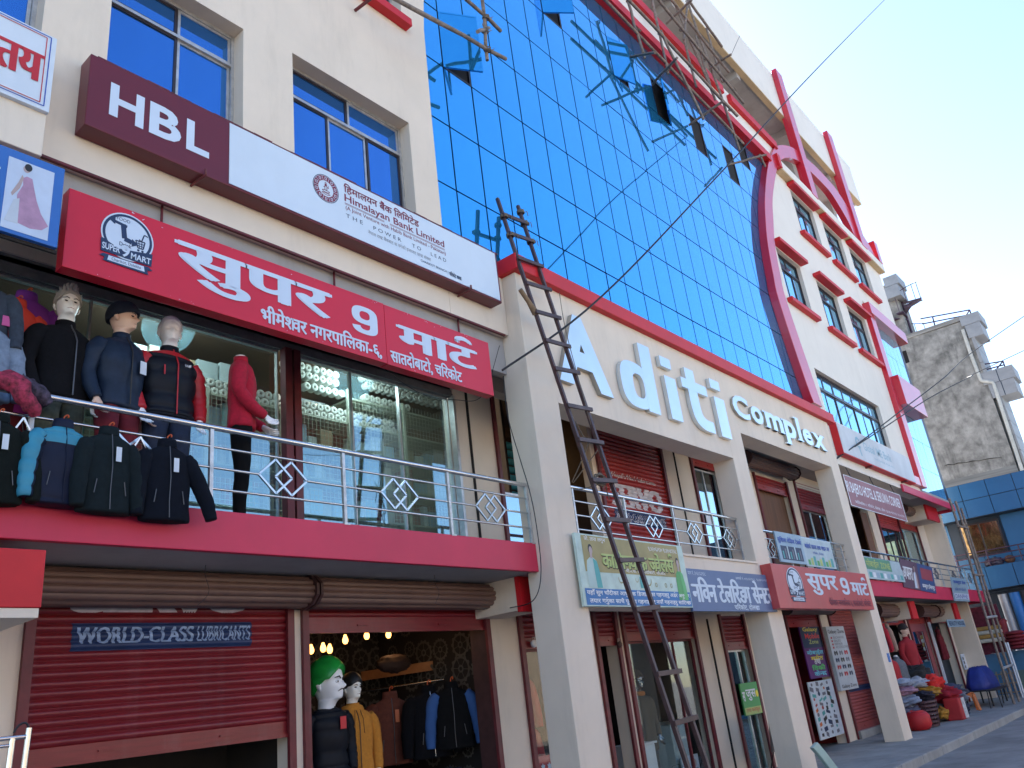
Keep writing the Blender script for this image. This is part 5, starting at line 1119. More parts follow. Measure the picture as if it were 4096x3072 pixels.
def mannequin(label, loc, rz, jm, skin, sleeves=None, tm=None, head_rz=0, headless=False, quilt=0, paint=True, hem=None, hs=1., name='mannequin', zipm=None, collar=.035, arms=None, hands=True, fold=.025, seed=1, legs=True, shoe=None, mif=None, jmats=None, hoff=(0,0,0)):
    S = thing(name, label, 'mannequin', loc, rz)
    pr = [list(p) for p in TORSO]
    if hem:
        for p in pr:
            if p[0] < 1.3: p[0] = 1.3 - (1.3-p[0])*(1.3-hem)/.4
    torso([tuple(p) for p in pr], quilt=quilt, nq=8, fold=fold, seed=seed, mif=mif).build('jacket', jmats or jm, S)
    A_ = arms or {-1: [(-.175,.01,1.475),(-.235,.02,1.38),(-.275,.03,1.20),(-.265,-.01,1.05),(-.245,-.06,.93)], 1: [(.175,.01,1.475),(.235,.02,1.38),(.275,.03,1.20),(.265,-.01,1.05),(.245,-.06,.93)]}
    for sg in (-1, 1):
        P = A_[sg]; limb(P, [.070,.078,.064,.058,.046], quilt=quilt*1.2, nq=9, fold=fold*1.5, seed=seed+sg).build('sleeve', sleeves or jm, S)
        if hands: hand(MB(), Vector(P[-1]), Vector(P[-1])-Vector(P[-2]), side=sg).build('hand', skin, S)
    if collar:
        R = [ering(0, .008, z, r, r*.95, 24) for z, r in ((1.545,.074),(1.575,.072),(1.60+collar*.3,.070),(1.60+collar*.3,.063),(1.56,.060))]; mb = MB(); mb.rings(R, caps=False); mb.build('collar', jm, S)
    if zipm:
        pts = [(0, -min(.07+(1.56-z)*.45, .138)*1.03+(.01 if z > 1.5 else 0), z) for z in (1.57,1.53,1.48,1.40,1.3,1.15,1.0,(hem or .9)+.02)]; mb = MB(); mb.tube(pts, .006, 6); mb.build('zip', zipm, S)
    if legs:
        for sg in (-1, 1): limb([(sg*.085,0,1.0),(sg*.098,0,.80),(sg*.10,-.01,.50),(sg*.10,.01,.28),(sg*.10,.01,.08)], [.105,.092,.070,.062,.052], fold=.03, seed=seed*2+sg, n=16).build('trouser_leg', tm, S)
        for sg in (-1, 1): mb = MB(); mb.ellip((sg*.10,-.05,.04), (.045,.12,.04), 12, 8); mb.build('foot', shoe or skin, S)
    Mx = None
    if not headless:
        mb = MB(); Mx = head(mb, hs*1.12, (hoff[0], hoff[1]+.005, 1.555+hoff[2]), head_rz); mb.build('head', skin, S)
        if paint: face_paint(S, Mx)
    else:
        mb = MB(); mb.lathe([(.06,1.53),(.05,1.60),(.046,1.635),(.02,1.645),(0,1.645)], 16, (0,.01,0)); mb.build('neck_cap', skin, S)
    return S, Mx
BLKF = mat('black fleece', (.005,.005,.007), .95, var=.3, scale=40, bump=.3, bscale=300, spec=.2); NAVL = mat('navy leather', (.012,.022,.045), .5, var=.25, scale=10, bump=.1, bscale=80, spec=.2); PUFB = mat('black puffer', (.006,.008,.014), .55, var=.2, scale=10, spec=.2); PUFR = mat('red puffer', (.42,.012,.02), .5, var=.15, scale=10); REDF = mat('red fleece', (.40,.008,.03), .95, var=.2, scale=30, bump=.3, bscale=250)
MUST = mat('mustard fleece', (.50,.20,.025), .95, var=.12, scale=30, bump=.2, bscale=250); TAGM = mat('paper tag', (.60,.66,.74), .5); BLACKC = mat('black cloth', (.004,.004,.005), .9, var=.3, scale=20, spec=.2); JEAN = mat('dark denim', (.014,.022,.05), .85, var=.3, scale=30); CAMO = mat('camouflage cloth', (.045,.05,.035), .9, var=.7, scale=9); MARC = mat('maroon cloth', (.16,.012,.022), .9, var=.2, scale=18); ZIPG = mat('zip grey', (.10,.10,.11), .4, .5)
FL = 3.305
S, M = mannequin('spiky-haired pale mannequin in black fleece jacket on the balcony', (2.40, 6.28, FL), radians(16), BLKF, SKIN, tm=CAMO, zipm=ZIPG, head_rz=radians(-22), seed=2); S.scale = (1.05,1.0,.955); hair(S, M, mat('grey blond hair', (.42,.38,.31), .5, var=.2), spikes=44, fr=.262)
S, M = mannequin('mannequin in navy leather jacket and dark beanie turned to the right', (2.84, 6.26, FL), radians(14), NAVL, SKINT, tm=MARC, zipm=INK, head_rz=radians(30), seed=3, hands=True); S.scale = (1,1,.96); R = hair(S, M, mat('navy knit', (.014,.022,.04), .95, bump=.4, bscale=200), lift=.022, fr=.232, bk=.165, name='beanie')
mb = MB(); mb.box(.07, .13, -.155, -.150, 1.22, 1.34); mb.build('price_tag', TAGM, S)
S, M = mannequin('all-white mannequin in red and black quilted puffer jacket', (3.27, 6.28, FL), radians(4), PUFB, MWHITE, sleeves=PUFR, tm=JEAN, quilt=.13, paint=False, head_rz=radians(-16), seed=4, zipm=PUFR); S.scale = (1.12,1,.96); hair(S, M, MWHITE, lift=.010, fr=.258, wave=.02)
Rg = torso([(1.548,.10,.08,0,.01),(1.53,.15,.092,0,.01),(1.512,.185,.10,0,.008),(1.49,.20,.112,0,.004)], fold=.0, m=4); Rg.build('shoulder_yoke', PUFR, S)
mb = MB(); mb.box(-.115, -.105, -.142, -.136, 1.27, 1.36); mb.build('chest_zip', PUFR, S)
mb = MB(); [annulus(mb, .115, 1.40, .006+.007*k, .010+.007*k, -.134, 8, 1, pi/2, pi) for k in range(3)]; mb.build('logo_print', WHT, S, fix=False); text('THE NORTH FACE', .06, .105, 1.395, 1.42, -.134, WHT, S)
A4 = {-1: [(-.165,.01,1.475),(-.225,.02,1.38),(-.265,.02,1.22),(-.20,-.09,1.08),(-.10,-.20,1.02)], 1: [(.165,.01,1.475),(.225,.02,1.38),(.26,.02,1.22),(.22,-.08,1.06),(.15,-.20,.97)]}
S, M = mannequin('headless mannequin in red fleece and black leggings leaning by the window', (3.98, 6.28, FL), radians(58), REDF, MWHITE, tm=BLACKC, headless=True, arms=A4, fold=.05, seed=5, collar=.05); S.rotation_euler = (radians(0), radians(-4), radians(58)); S.scale = (.97,.97,.98)
# ground-floor shop
S, M = mannequin('mannequin with oversized white head and swept green hair in black quilted jacket', (5.74, 7.42, .24), radians(-6), PUFB, MWHITE, tm=BLACKC, quilt=.13, hs=1.55, paint=False, seed=6, head_rz=radians(30), hoff=(0,-.01,-.09), hands=False)
GRNH = mat('glossy green hair', (.015,.30,.045), .3, var=.25, scale=10); hair(S, M, GRNH, lift=.026, fr=.285, bk=.12, wave=.025)
for sgn in (-1, 1):
    mb = MB(); mb.tube([M @ Vector((sgn*x, y, z)) for x, y, z in ((.010,-.098,.207),(.03,-.099,.219),(.054,-.080,.213))], [.005,.008,.003], 6); mb.build('eyebrow', INK, S); mb = MB(); mb.ellip(M @ Vector((sgn*.030,-.083,.190)), (.024,.012,.015), 10, 6); mb.build('eye', WHT, S); mb = MB(); mb.ellip(M @ Vector((sgn*.030,-.0875,.190)), (.010,.009,.011), 10, 6); mb.build('iris', INK, S)
    mb = MB(); mb.tube([M @ Vector((sgn*x, y, z)) for x, y, z in ((.004,-.106,.147),(.020,-.102,.145),(.034,-.088,.134))], [.006,.006,.002], 6); mb.build('moustache', INK, S)
mb = MB(); mb.tube([M @ Vector(p) for p in ((0,-.107,.118),(0,-.108,.105),(0,-.098,.092))], [.004,.011,.003], 6); mb.build('goatee', INK, S)
mb = MB(); mb.box(.05, .12, -.155, -.150, 1.33, 1.45); mb.build('price_tag', mat('red tag', (.55,.02,.03), .5), S)
S, M = mannequin('mannequin with black hair in a mustard yellow zip hoodie', (6.14, 7.50, .20), radians(-12), MUST, SKIN, tm=BLACKC, head_rz=radians(16), seed=7, zipm=mat('brown zip', (.10,.05,.02), .5), fold=.03, collar=.04); hair(S, M, mat('black hair', (.012,.010,.010), .45), lift=.02, fr=.25, bk=.14, wave=.02)
mb = MB(); R = [ering(0, .03, z, a, b, 22) for z, a, b in ((1.50,.13,.10),(1.54,.135,.11),(1.58,.115,.10),(1.595,.09,.08))]; mb.rings(R, caps=False); mb.build('hood', MUST, S)
for sgn in (-1, 1): mb = MB(); mb.tube([(sgn*.03,-.10,1.54),(sgn*.05,-.128,1.45),(sgn*.055,-.138,1.30)], .004, 5); mb.build('drawstring', mat('brown cord', (.16,.07,.02), .8), S)
# tailor's window: silver mannequin
SILV = mat('silver mannequin', (.45,.45,.46), .2, .9); TWEED = mat('brown tweed', (.11,.085,.06), .95, var=.3, scale=60, bump=.3, bscale=300)
S, M = mannequin("silver-faced mannequin in long brown tweed coat in the tailor's window", (12.02, 7.55, -.05), radians(-12), TWEED, SILV, tm=mat('grey trousers', (.08,.085,.09), .9), paint=False, hem=.72, seed=8, fold=.02); hair(S, M, mat('brown cap cloth', (.07,.045,.03), .9), lift=.02, fr=.24, bk=.17, name='cap')
mb = MB(); mb.rings([ering(0, 0, z, r, r*.9, 20) for z, r in ((1.535,.085),(1.56,.10),(1.59,.095),(1.605,.075))], caps=False); mb.build('scarf', mat('orange scarf', (.55,.17,.02), .8, var=.2, scale=20), S)

# --- hanging jackets
HANG = mat('orange plastic hanger', (.55,.09,.02), .4)
JT = [(-.02,.045,.035,0,0),(-.05,.085,.045,0,0),(-.085,.15,.055,0,0),(-.14,.185,.065,0,0),(-.30,.19,.075,0,0),(-.50,.185,.075,0,0),(-.60,.195,.078,0,0),(-.625,.185,.07,0,0)]
def jacket(label, loc, rz, m, sleevem=None, quilt=0, fold=.04, seed=1, s=1., tagm=TAGM, zipm=ZIPG, hook=True, group=None, mats=None, mif=None, smats=None, smif=None, spread=1., tiltL=0, tiltR=0, name='hanging_jacket'):
    S = thing(name, label, 'jacket', loc, rz, group); S.scale = (s, s, s)
    torso(JT, quilt=quilt, nq=6, fold=fold, seed=seed, mif=mif).build('jacket_body', mats or m, S)
    for sg in (-1, 1):
        dx = tiltL if sg < 0 else tiltR
        limb([(sg*.145,0,-.105),(sg*.20*spread,-.005,-.17),(sg*(.235*spread+dx*.4),-.02,-.33),(sg*(.25*spread+dx*.8),-.035,-.48),(sg*(.255*spread+dx),-.045,-.60)], [.050,.068,.062,.055,.045], quilt=quilt*1.3, nq=6, fold=fold*1.2, seed=seed+sg*2, n=16, mif=smif).build('sleeve', smats or sleevem or m, S)
    mb = MB(); mb.rings([ering(0, .0, z, r, r*.7, 22) for z, r in ((-.045,.075),(-.01,.072),(.02,.068),(.02,.06),(-.03,.058))], caps=False); mb.build('collar', m, S)
    if zipm: mb = MB(); mb.tube([(0,-.048,-.04),(0,-.058,-.09),(0,-.07,-.16),(.003,-.08,-.3),(-.003,-.08,-.48),(0,-.082,-.61)], .004, 5); mb.build('zip', zipm, S)
    for sg in (-1, 1): mb = MB(); mb.tube([(sg*.10,-.072,-.40),(sg*.115,-.072,-.50)], .004, 5); mb.build('pocket_zip', ZIPG, S)
    if hook:
        mb = MB(); mb.tube(crom([(0,0,-.03),(0,0,.02),(.004,0,.05),(.02,-.01,.065),(.025,-.02,.05),(.015,-.03,.04)], 4), .0055, 6); mb.tube([(-.055,-.02,-.035),(0,-.02,.012),(.055,-.02,-.035),(-.055,-.02,-.035)], .011, 6); mb.build('hanger', HANG, S)
    if tagm: mb = MB(); mb.box(.015, .055, -.098, -.096, -.26, -.15); mb.build('price_tag', tagm, S); 
    return S
HB = 3.855
TEALP = mat('teal puffer', (.03,.24,.36), .55, var=.12, scale=8); NAVP = mat('navy puffer', (.008,.012,.032), .6, var=.15, scale=8, spec=.2); SLATE = mat('dark slate fleece', (.008,.014,.017), .95, var=.2, scale=25, bump=.3, bscale=250, spec=.2); NAVF = mat('navy black fleece', (.004,.006,.012), .95, var=.2, scale=25, bump=.3, bscale=250, spec=.2); GRNF = mat('dark green fleece', (.006,.009,.008), .95, var=.2, scale=25, bump=.3, bscale=250, spec=.2)
jacket('dark green jacket with white tag hung on the rail at the left edge', (1.86, 5.84, HB-.06), radians(-4), GRNF, s=.96, seed=1)
jacket('teal and navy puffer jacket hung on the balcony rail', (2.27, 5.83, HB-.03), radians(6), NAVP, quilt=.13, fold=.02, seed=2, s=.97, mats=[NAVP, TEALP], mif=lambda t, a: 1 if .12 < t < .46 else 0, smats=[NAVP, TEALP], smif=lambda t, a: 1 if t < .96 and .18 < a < .88 else 0, tagm=None, spread=.95, tiltL=.0, zipm=NAVP)
jacket('slate grey fleece jacket with tag hung third along the balcony rail', (2.58, 5.80, HB-.04), radians(3), SLATE, s=1.0, seed=3, tiltR=.0, spread=.85)
jacket('navy black fleece jacket hung last along the balcony rail, its sleeve swinging out', (3.03, 5.80, HB-.06), radians(-3), NAVF, s=1.0, seed=4, tiltR=.12, spread=.9)
# loose clothes at the far left of the balcony
def cloth(label, loc, r, m, seed, amp=.5, name='cloth_bundle', cat='clothes', group=None, fr=7, rot=0, nu=26, nv=16, mats=None):
    mb = MB(); mb.ellip((0,0,0), r, nu, nv, 0, amp, fr, seed); o = mb.build(name, m, loc=loc, rot=(0, 0, rot)); return tag(o, label, cat, group)
PAT = mat('red patterned scarf', (.26,.02,.05), .8, var=.9, scale=26); PATB = mat('black patterned scarf', (.05,.035,.06), .8, var=.9, scale=30)
mb = limb([(1.86,5.93,4.10),(1.95,5.87,4.07),(2.0,5.85,3.98),(2.07,5.86,3.91),(2.1,5.88,3.86)], [.07,.075,.06,.055,.03], fold=.12, seed=3, n=18); tag(mb.build('scarf', PAT), 'red patterned scarf knotted round the left end of the handrail', 'scarf')
mb = limb([(1.98,5.95,4.12),(2.05,5.94,4.08),(2.14,5.94,4.04),(2.19,5.94,3.98)], [.07,.075,.065,.04], fold=.12, seed=6, n=18); tag(mb.build('scarf', PATB), 'black patterned scarf bunched over the handrail beside the red one', 'scarf')
hangL = [('grey denim jacket with pink lining hung at the top left of the balcony', (1.80,6.2,4.96), mat('grey denim', (.03,.042,.065), .9, var=.25, scale=20), .85), ('purple fleece hung at the back left of the balcony', (2.20,6.6,5.16), mat('purple fleece', (.20,.03,.28), .9, var=.2), 1.15), ('orange red top hung under the purple fleece', (2.10,6.48,5.02), mat('orange red cloth', (.60,.05,.03), .9, var=.2), .95), ('magenta jacket hung low behind the black mannequin', (2.13,6.5,4.74), mat('magenta cloth', (.55,.03,.22), .9, var=.2), 1.1), ('dark red jacket hung below the magenta one', (2.10,6.5,4.44), MARC, 1.1), ('light blue denim shorts hung at the left edge', (1.82,6.15,4.62), mat('pale denim', (.18,.24,.34), .9, var=.25, scale=20), .95)]
for k, (lb, lc, m, s) in enumerate(hangL): jacket(lb, lc, radians(10*((k % 3)-1)), m, s=s, seed=20+k, zipm=None, tagm=None, smats=None, fold=.06)
mb = MB(); mb.box(1.90, 1.98, 6.13, 6.136, 4.62, 4.70); tag(mb.build('pink_lining', mat('pink lining', (.55,.10,.30), .8)), 'small pink lining flap at the left edge of the balcony clothes', 'cloth')
# steel clip on the lower rail
for x, lb in ((2.03,'small bright steel hook at the left of the lower rail'),(2.66,'bent steel hook between the slate and navy jackets'),(2.86,'second bent steel hook beside the navy jacket collar')):
    mb = MB(); mb.bar((x-.05,5.90,3.74),(x,5.89,3.84),.012,.012); mb.bar((x,5.89,3.84),(x+.05,5.90,3.76),.012,.012); tag(mb.build('steel_hook', STEEL), lb, 'hook')

# --- open clothes shop on the ground floor
AMB = mat('lit filament bulb', (1,.6,.2), .3, emit=((1,.50,.14), 22)); GLO = mat('amber bulb glass', (.5,.25,.08), .1, emit=((1,.42,.10), 1.6))
for k, q in enumerate(((290,695),(387,680),(440,690),(565,615),(737,580),(912,570))):
    p = onY(z10(*q), 8.1); S = thing('hanging_bulb', ['first','second','third','fourth','fifth','sixth'][k] + ' glowing filament bulb from the left in the open clothes shop', 'lamp', (p.x, 8.1, p.z), 0, 'filament bulbs in the clothes shop')
    mb = MB(); mb.lathe([(.014,.05),(.02,.03),(.034,-.005),(.034,-.03),(.02,-.055),(0,-.06)], 14); mb.build('bulb', GLO, S); mb = MB(); mb.lathe([(.004,.02),(.016,.0),(.016,-.03),(0,-.04)], 8); mb.build('filament', AMB, S); mb = MB(); mb.tube([(0,0,.05),(0,0,2.96-p.z)], .004, 5); mb.build('cord', CABLE, S)
pl2 = bpy.data.lights.new('lamp_or_fill_light', 'POINT'); pl2.energy = .9; pl2.color = (1,.6,.3); pl2.shadow_soft_size = .15
o = bpy.data.objects.new('lamp_or_fill_light', pl2); col.objects.link(o); o.parent = S; o.location = (0, 0, -.12)
GEARM = mat('gear print', (.085,.078,.07), .7, var=.2, scale=6)
def gear(mb, c, r, axis, n):
    pts = []
    for k in range(n*4):
        a = 2*pi*k/(n*4); rr = r*(1.0 if k % 4 in (0,1) else .88); pts.append((a, rr))
    def P(a, rr): return (c[0]+rr*cos(a), c[1], c[2]+rr*sin(a)) if axis == 'y' else (c[0], c[1]+rr*cos(a), c[2]+rr*sin(a))
    m = len(pts); v = [P(a, rr) for a, rr in pts] + [P(a, r*.72) for a, _ in pts]; mb.add(v, [(k, (k+1)%m, (k+1)%m+m, k+m) for k in range(m)])
    for j in range(6):
        a = 2*pi*j/6+c[2]*9; mb.add([P(a-.09, r*.2), P(a+.09, r*.2), P(a+.05, r*.73), P(a-.05, r*.73)], [(0,1,2,3)])
    v = [P(2*pi*k/12, r*.14) for k in range(12)] + [P(2*pi*k/12, r*.28) for k in range(12)]; mb.add(v, [(k, (k+1)%12, (k+1)%12+12, k+12) for k in range(12)])
mb = MB(); rg = random.Random(3)
for i in range(11):
    for j in range(8): gear(mb, (5.3+.28*i+rg.uniform(-.05,.05), 9.385-.0006*((i*3+j*5) % 7), .45+.33*j+rg.uniform(-.05,.05)), rg.uniform(.10,.18), 'y', rg.choice([12,14,18]))
for i in range(6):
    for j in range(8): gear(mb, (8.185-.0006*((i*3+j*5) % 7), 7.45+.33*i+rg.uniform(-.05,.05), .45+.33*j+rg.uniform(-.05,.05)), rg.uniform(.10,.18), 'x', rg.choice([12,14,18]))
o = mb.build('gear_print', GEARM, B, fix=False); o['kind'] = 'stuff'
p, q = onY(z10(700,915), 9.2), onY(z10(1690,765), 7.7); S = thing('wall_shelf', 'wooden plank shelf over the hanging coats in the open shop', 'shelf')
mb = MB(); mb.bar(p, q, .12, .04); mb.build('plank', mat('warm plank', (.30,.13,.05), .6, var=.25, scale=6), S); mb = MB(); mb.tube([p-Vector((.1,.1,.2)), q-Vector((.1,.0,.2))], .012); mb.build('hanging_rod', STEEL, S)
BRN = mat('brown corduroy', (.12,.035,.022), .95, var=.2, scale=30); BLUS = mat('blue sleeve', (.03,.10,.30), .8, var=.15)
jacket('black coat at the back of the rack in the open shop', (6.95, 8.5, 1.86), radians(-30), BLACKC, s=1.25, seed=31); jacket('brown corduroy jacket with orange tag on the shop rack', (7.30, 8.2, 1.90), radians(-26), BRN, s=1.30, seed=32, fold=.06, tagm=mat('orange tag', (.55,.13,.04), .5)); jacket('black jacket with silver zips on the shop rack', (7.62, 7.85, 1.92), radians(-22), BLKF, s=1.3, seed=33, tagm=None, zipm=STEEL); jacket('black jacket with a blue sleeve nearest the door jamb', (7.80, 7.62, 1.93), radians(-40), BLACKC, sleevem=BLUS, s=1.2, seed=34, tagm=None)
cloth('folded dark jeans on the low shelf in the open shop', (7.2, 8.0, .82), (.35,.2,.09), JEAN, 3); cloth('folded camouflage trousers on the low shelf in the open shop', (6.7, 8.2, .85), (.22,.18,.08), CAMO, 5); cloth('dark blue cap on the low shelf in the open shop', (7.75, 7.7, .88), (.16,.14,.09), mat('blue black cloth', (.015,.02,.06), .9), 7)
cloth('brown bag on the plank shelf in the open shop', (7.35, 8.15, 2.25), (.26,.14,.11), mat('dark brown bag', (.035,.016,.010), .8), 9, .2)
# tailor: cloth bolts, white counter, bucket, drum
for k in range(8):
    x = 11.35+.16*k; mb = MB(); mb.tube([(x,8.6,.9),(x+.02*sin(k),8.6,2.45)], .055, 10); o = mb.build('cloth_bolt', mat('bolt %d' % k, [(.16,.15,.14),(.12,.11,.09),(.20,.19,.18),(.05,.06,.10),(.04,.05,.12),(.14,.13,.13),(.09,.04,.05),(.17,.16,.13)][k], .9)); tag(o, ['grey','dun','pale grey','slate','navy','mid grey','plum','beige grey'][k] + " upright cloth bolt behind the tailor's window", 'cloth bolt')
S = thing('counter', "white counter low in the tailor's window", 'counter'); mb = MB(); mb.box(11.15, 11.75, 7.25, 7.65, 0, .80); mb.build('cabinet', WHT, S, .01); mb = MB(); mb.box(11.12, 11.78, 7.22, 7.68, .802, .83); mb.build('counter_top', WHT, S)
S = thing('counter', "pale glass-fronted counter at the right of the tailor's window", 'counter'); mb = MB(); mb.box(12.55, 13.1, 7.4, 7.8, 0, 1.0); mb.build('cabinet', LB2, S, .01); mb = MB(); mb.box(12.50, 13.12, 7.36, 7.82, 1.002, 1.03); mb.build('counter_top', ALU, S)
S = board("black and white poster of men in suits in the tailor's window", 12.55, 13.1, .05, .50, 7.3, SPALE); [flat(rect(12.6+.26*k, 12.78+.26*k, .06, .3), 7.297, NAVY, S) for k in range(2)]; [(lambda mb: (disc(mb, 12.69+.26*k, .38, .06, 7.296, 12), mb.build('print', PSKIN, S, fix=False)))(MB()) for k in range(2)]
S = thing('bucket', "green bucket on the floor of the tailor's window", 'bucket', (12.3, 7.3, 0)); mb = MB(); mb.lathe([(0,.01),(.13,.01),(.16,.33),(.17,.34),(.15,.34),(.13,.03)], 18); mb.build('pail', GRN, S); mb = MB(); mb.tube([(-.16,0,.33),(-.1,-.03,.42),(.1,-.03,.42),(.16,0,.33)], .005, 5); mb.build('handle', STEEL, S)
# red outfits behind the first glass door
jacket('bright red dress hung behind the narrow glass door left of the column', (8.85, 7.5, 2.0), radians(-20), mat('bright red cloth', (.55,.02,.03), .8), s=1.2, seed=41, zipm=None, tagm=None, name='hanging_dress'); jacket('red trousers hung below the red dress behind the narrow glass door', (8.95, 7.5, 1.35), radians(-10), mat('bright red cloth 2', (.50,.02,.03), .8), s=1.0, seed=42, zipm=None, tagm=None, hook=False)
S = thing('door_panel', 'red lower door panel with white stars behind the narrow glass door', 'panel'); mb = MB(); mb.box(8.56, 9.3, 7.10, 7.12, 0, .95); mb.build('panel', REDT, S)
mb = MB()
for k in range(3):
    for r in range(2): mb.add([(8.66+.13*k+.05*sin(2*pi*j/3+r*pi), 7.096-.0008*r, .82+.05*cos(2*pi*j/3+r*pi)) for j in range(3)], [(0,1,2)])
mb.build('star_print', SPALE, S, fix=False)
for x, z, lb in ((8.72,2.30,'white round lock hanging on the narrow left shutter'),(10.74,2.24,'dark padlock hanging on the small shutter in the portico')):
    S = thing('padlock', lb, 'padlock', (x, 6.95, z)); mb = MB(); mb.lathe([(0,-.02),(.045,-.02),(.05,0),(.045,.02),(0,.02)], 16, axis='y'); mb.build('lock_body', WHT if x < 9 else DRUMK, S); mb = MB(); mb.tube([(-.025,0,.03),(-.025,0,.08),(.025,0,.08),(.025,0,.03)], .006, 6); mb.build('shackle', STEEL, S)

# ================================================================ neighbours at the far end
BB = thing('blue_shop_building', 'low building clad in blue composite panels at the far right', 'building')
XB = 32.6; TR = 32.6/31.9
def prismX(poly, x0, x1, m, parent, name, bev=0):
    """(y,z) outline, depth along x"""
    n = len(poly); v = [(x0, y, z) for y, z in poly] + [(x1, y, z) for y, z in poly]
    return MB().add(v, [tuple(range(n)), tuple(range(2*n-1, n-1, -1))] + [(i, (i+1)%n, (i+1)%n+n, i+n) for i in range(n)]).build(name, m, parent, bev)
DKB = mat('panel joint dark', (.012,.03,.06), .6)
mb = MB(); mb.box(XB+.03, 40, -3, 7.6, 5.80, 7.02); mb.box(XB+.62, 40, -3, 7.6, 3.3, 5.8); mb.box(XB+.03, 40, -3, 7.6, 3.33, 4.10); mb.box(XB+1.6, 40, -3, 7.6, 0, 3.33); mb.build('wall', DKB, BB)
yj = [7.55, 6.66, 5.79, 4.93, 4.08, 3.2, 2.3, 1.4, .5, -.4]
for k in range(len(yj)-1):
    for (a, b) in ((5.80, 6.43), (6.43, 7.02), (3.33, 4.10)):
        piece('cladding_panel', XB, XB+.03, yj[k+1]+.012, yj[k]-.012, a+.012, b-.012, BLUEP, BB, rot=(0, radians(random.gauss(0,.3)), radians(random.gauss(0,.3))))
    if not (k in (1, 2)): piece('cladding_panel', XB+.59, XB+.62, yj[k+1]+.012, yj[k]-.012, 4.12, 5.78, BLUEP, BB)
    else: piece('cladding_panel', XB+.59, XB+.62, yj[k+1]+.012, yj[k]-.012, 4.12, 4.5, BLUEP, BB)
y0, y1, z0, z1 = 5.0, 6.3, 4.55, 5.68
mb = MB(); [mb.box(XB+.52, XB+.60, a, b, c, d) for a, b, c, d in ((y0,y0+.06,z0,z1),(y1-.06,y1,z0,z1),(y0+.06,y1-.06,z0,z0+.06),(y0+.06,y1-.06,z1-.06,z1),(5.62,5.67,z0+.06,z1-.06))]; f = mb.build('window', BRONZE, BB)
GOLDG = mat('gold mirror film', (.34,.25,.14), .12, 1, var=.5, scale=3, bump=.6, bscale=4); piece('pane', XB+.56, XB+.57, y0+.06, 5.62, z0+.06, z1-.06, GOLDG, f); piece('pane', XB+.562, XB+.572, 5.67, y1-.06, z0+.06, z1-.06, GOLDG, f)
PLUM = mat('purple brown rail paint', (.06,.03,.06), .6)
mb = MB(); [mb.tube([(XB+.1, 7.5, z), (XB+.1, -2, z)], .02, 8) for z in (4.64, 4.47, 4.27)]; R = mb.build('railing', PLUM, BB)
for y in (6.6, 5.6, 4.6, 3.6): mb = MB(); mb.tube([(XB+.1, y, 4.1), (XB+.1, y, 4.66)], .022, 8); mb.build('post', PLUM, R)
cloth('dark bundle on the blue building balcony', (XB+.3, 5.5, 4.22), (.18,.28,.14), mat('dusty purple plastic', (.06,.05,.09), .4), 3, .5); cloth('brown box-shaped bundle on the blue building balcony', (XB+.3, 5.0, 4.24), (.15,.16,.13), mat('brown card', (.14,.07,.05), .8), 4, .2)
# --- furniture shop under it
def hung(label, poly, X, m, name, cat, th=.06): o = prismX(poly, X, X+th, m, None, name, .01); return tag(o, label, cat)
CARP = mat('maroon patterned carpet', (.10,.012,.03), .9, var=.5, scale=7)
hung('maroon patterned carpet hung on the end wall of the building', [(6.82,1.28),(6.72,2.82),(5.74,2.85),(5.72,1.33)], 32.3, CARP, 'hanging_carpet', 'carpet')
for k in range(4):
    z = 1.66+.13*k; m = mat('mattress stripe %d' % (k % 2), [(.50,.48,.42),(.38,.22,.06)][k % 2], .8, var=.15, scale=6); mb = MB(); mb.box(31.95, 32.28, 5.78, 6.80, z, z+.125); o = mb.build('mattress', m, bev=.04); tag(o, ['cream','ochre'][k % 2] + ' striped mattress, ' + ['bottom','second','third','top'][k] + ' of the stack before the carpet', 'mattress')
S = thing('sofa', 'dark red ribbed sofa standing on end at the right edge', 'sofa'); SOF = mat('dark red velvet', (.20,.015,.025), .7, var=.3, scale=9)
for k in range(5): mb = MB(); mb.ellip((32.2, 5.45, 1.42+.11*k), (.3, .36-.02*k, .075), 18, 10); mb.build('cushion', SOF, S)
mb = limb([(32.3,5.80,1.5),(32.3,5.78,1.9),(32.3,5.72,2.2),(32.3,5.62,2.32)], [.12,.13,.12,.06], fold=.02); mb.build('backrest', SOF, S)
for (ya, yb, m, lb) in ((5.72,5.44,mat('silver foam', (.35,.36,.40), .4, .3, var=.2),'silver grey upright foam roll in the blue building shop'),(5.38,5.06,mat('blue foam', (.02,.16,.48), .5, var=.15),'bright blue upright foam roll in the blue building shop'),(5.0,4.72,mat('dark foam', (.05,.05,.06), .7),'dark upright roll at the right edge of the blue building shop')):
    mb = MB(); mb.tube([(33.0,(ya+yb)/2,1.3),(32.95,(ya+yb)/2,3.15)], (ya-yb)/2*1.05, 16); tag(mb.build('foam_roll', m), lb, 'foam roll')
mb = MB(); mb.box(32.45, 32.6, -2, 6.9, 0, 1.30); tag(mb.build('low_wall', mat('blue painted plinth', (.05,.16,.30), .7, var=.2, dirt=.3)), 'low blue painted wall below the carpet at the far end', 'wall')
S = thing('crate_stack', 'old wooden slatted frame leaning at the foot of the scaffold ladder', 'crate'); RAW = mat('grey weathered wood', (.22,.18,.13), .9, var=.35, scale=10)
for k in range(4): mb = MB(); mb.bar((30.5,6.05-.14*k,0),(30.62,6.05-.14*k,.78),.035,.035); mb.build('slat', RAW, S)
for z in (.15,.42,.70): mb = MB(); mb.bar((30.5,6.12,z),(30.55,5.55,z),.035,.03); mb.build('crossbar', RAW, S)
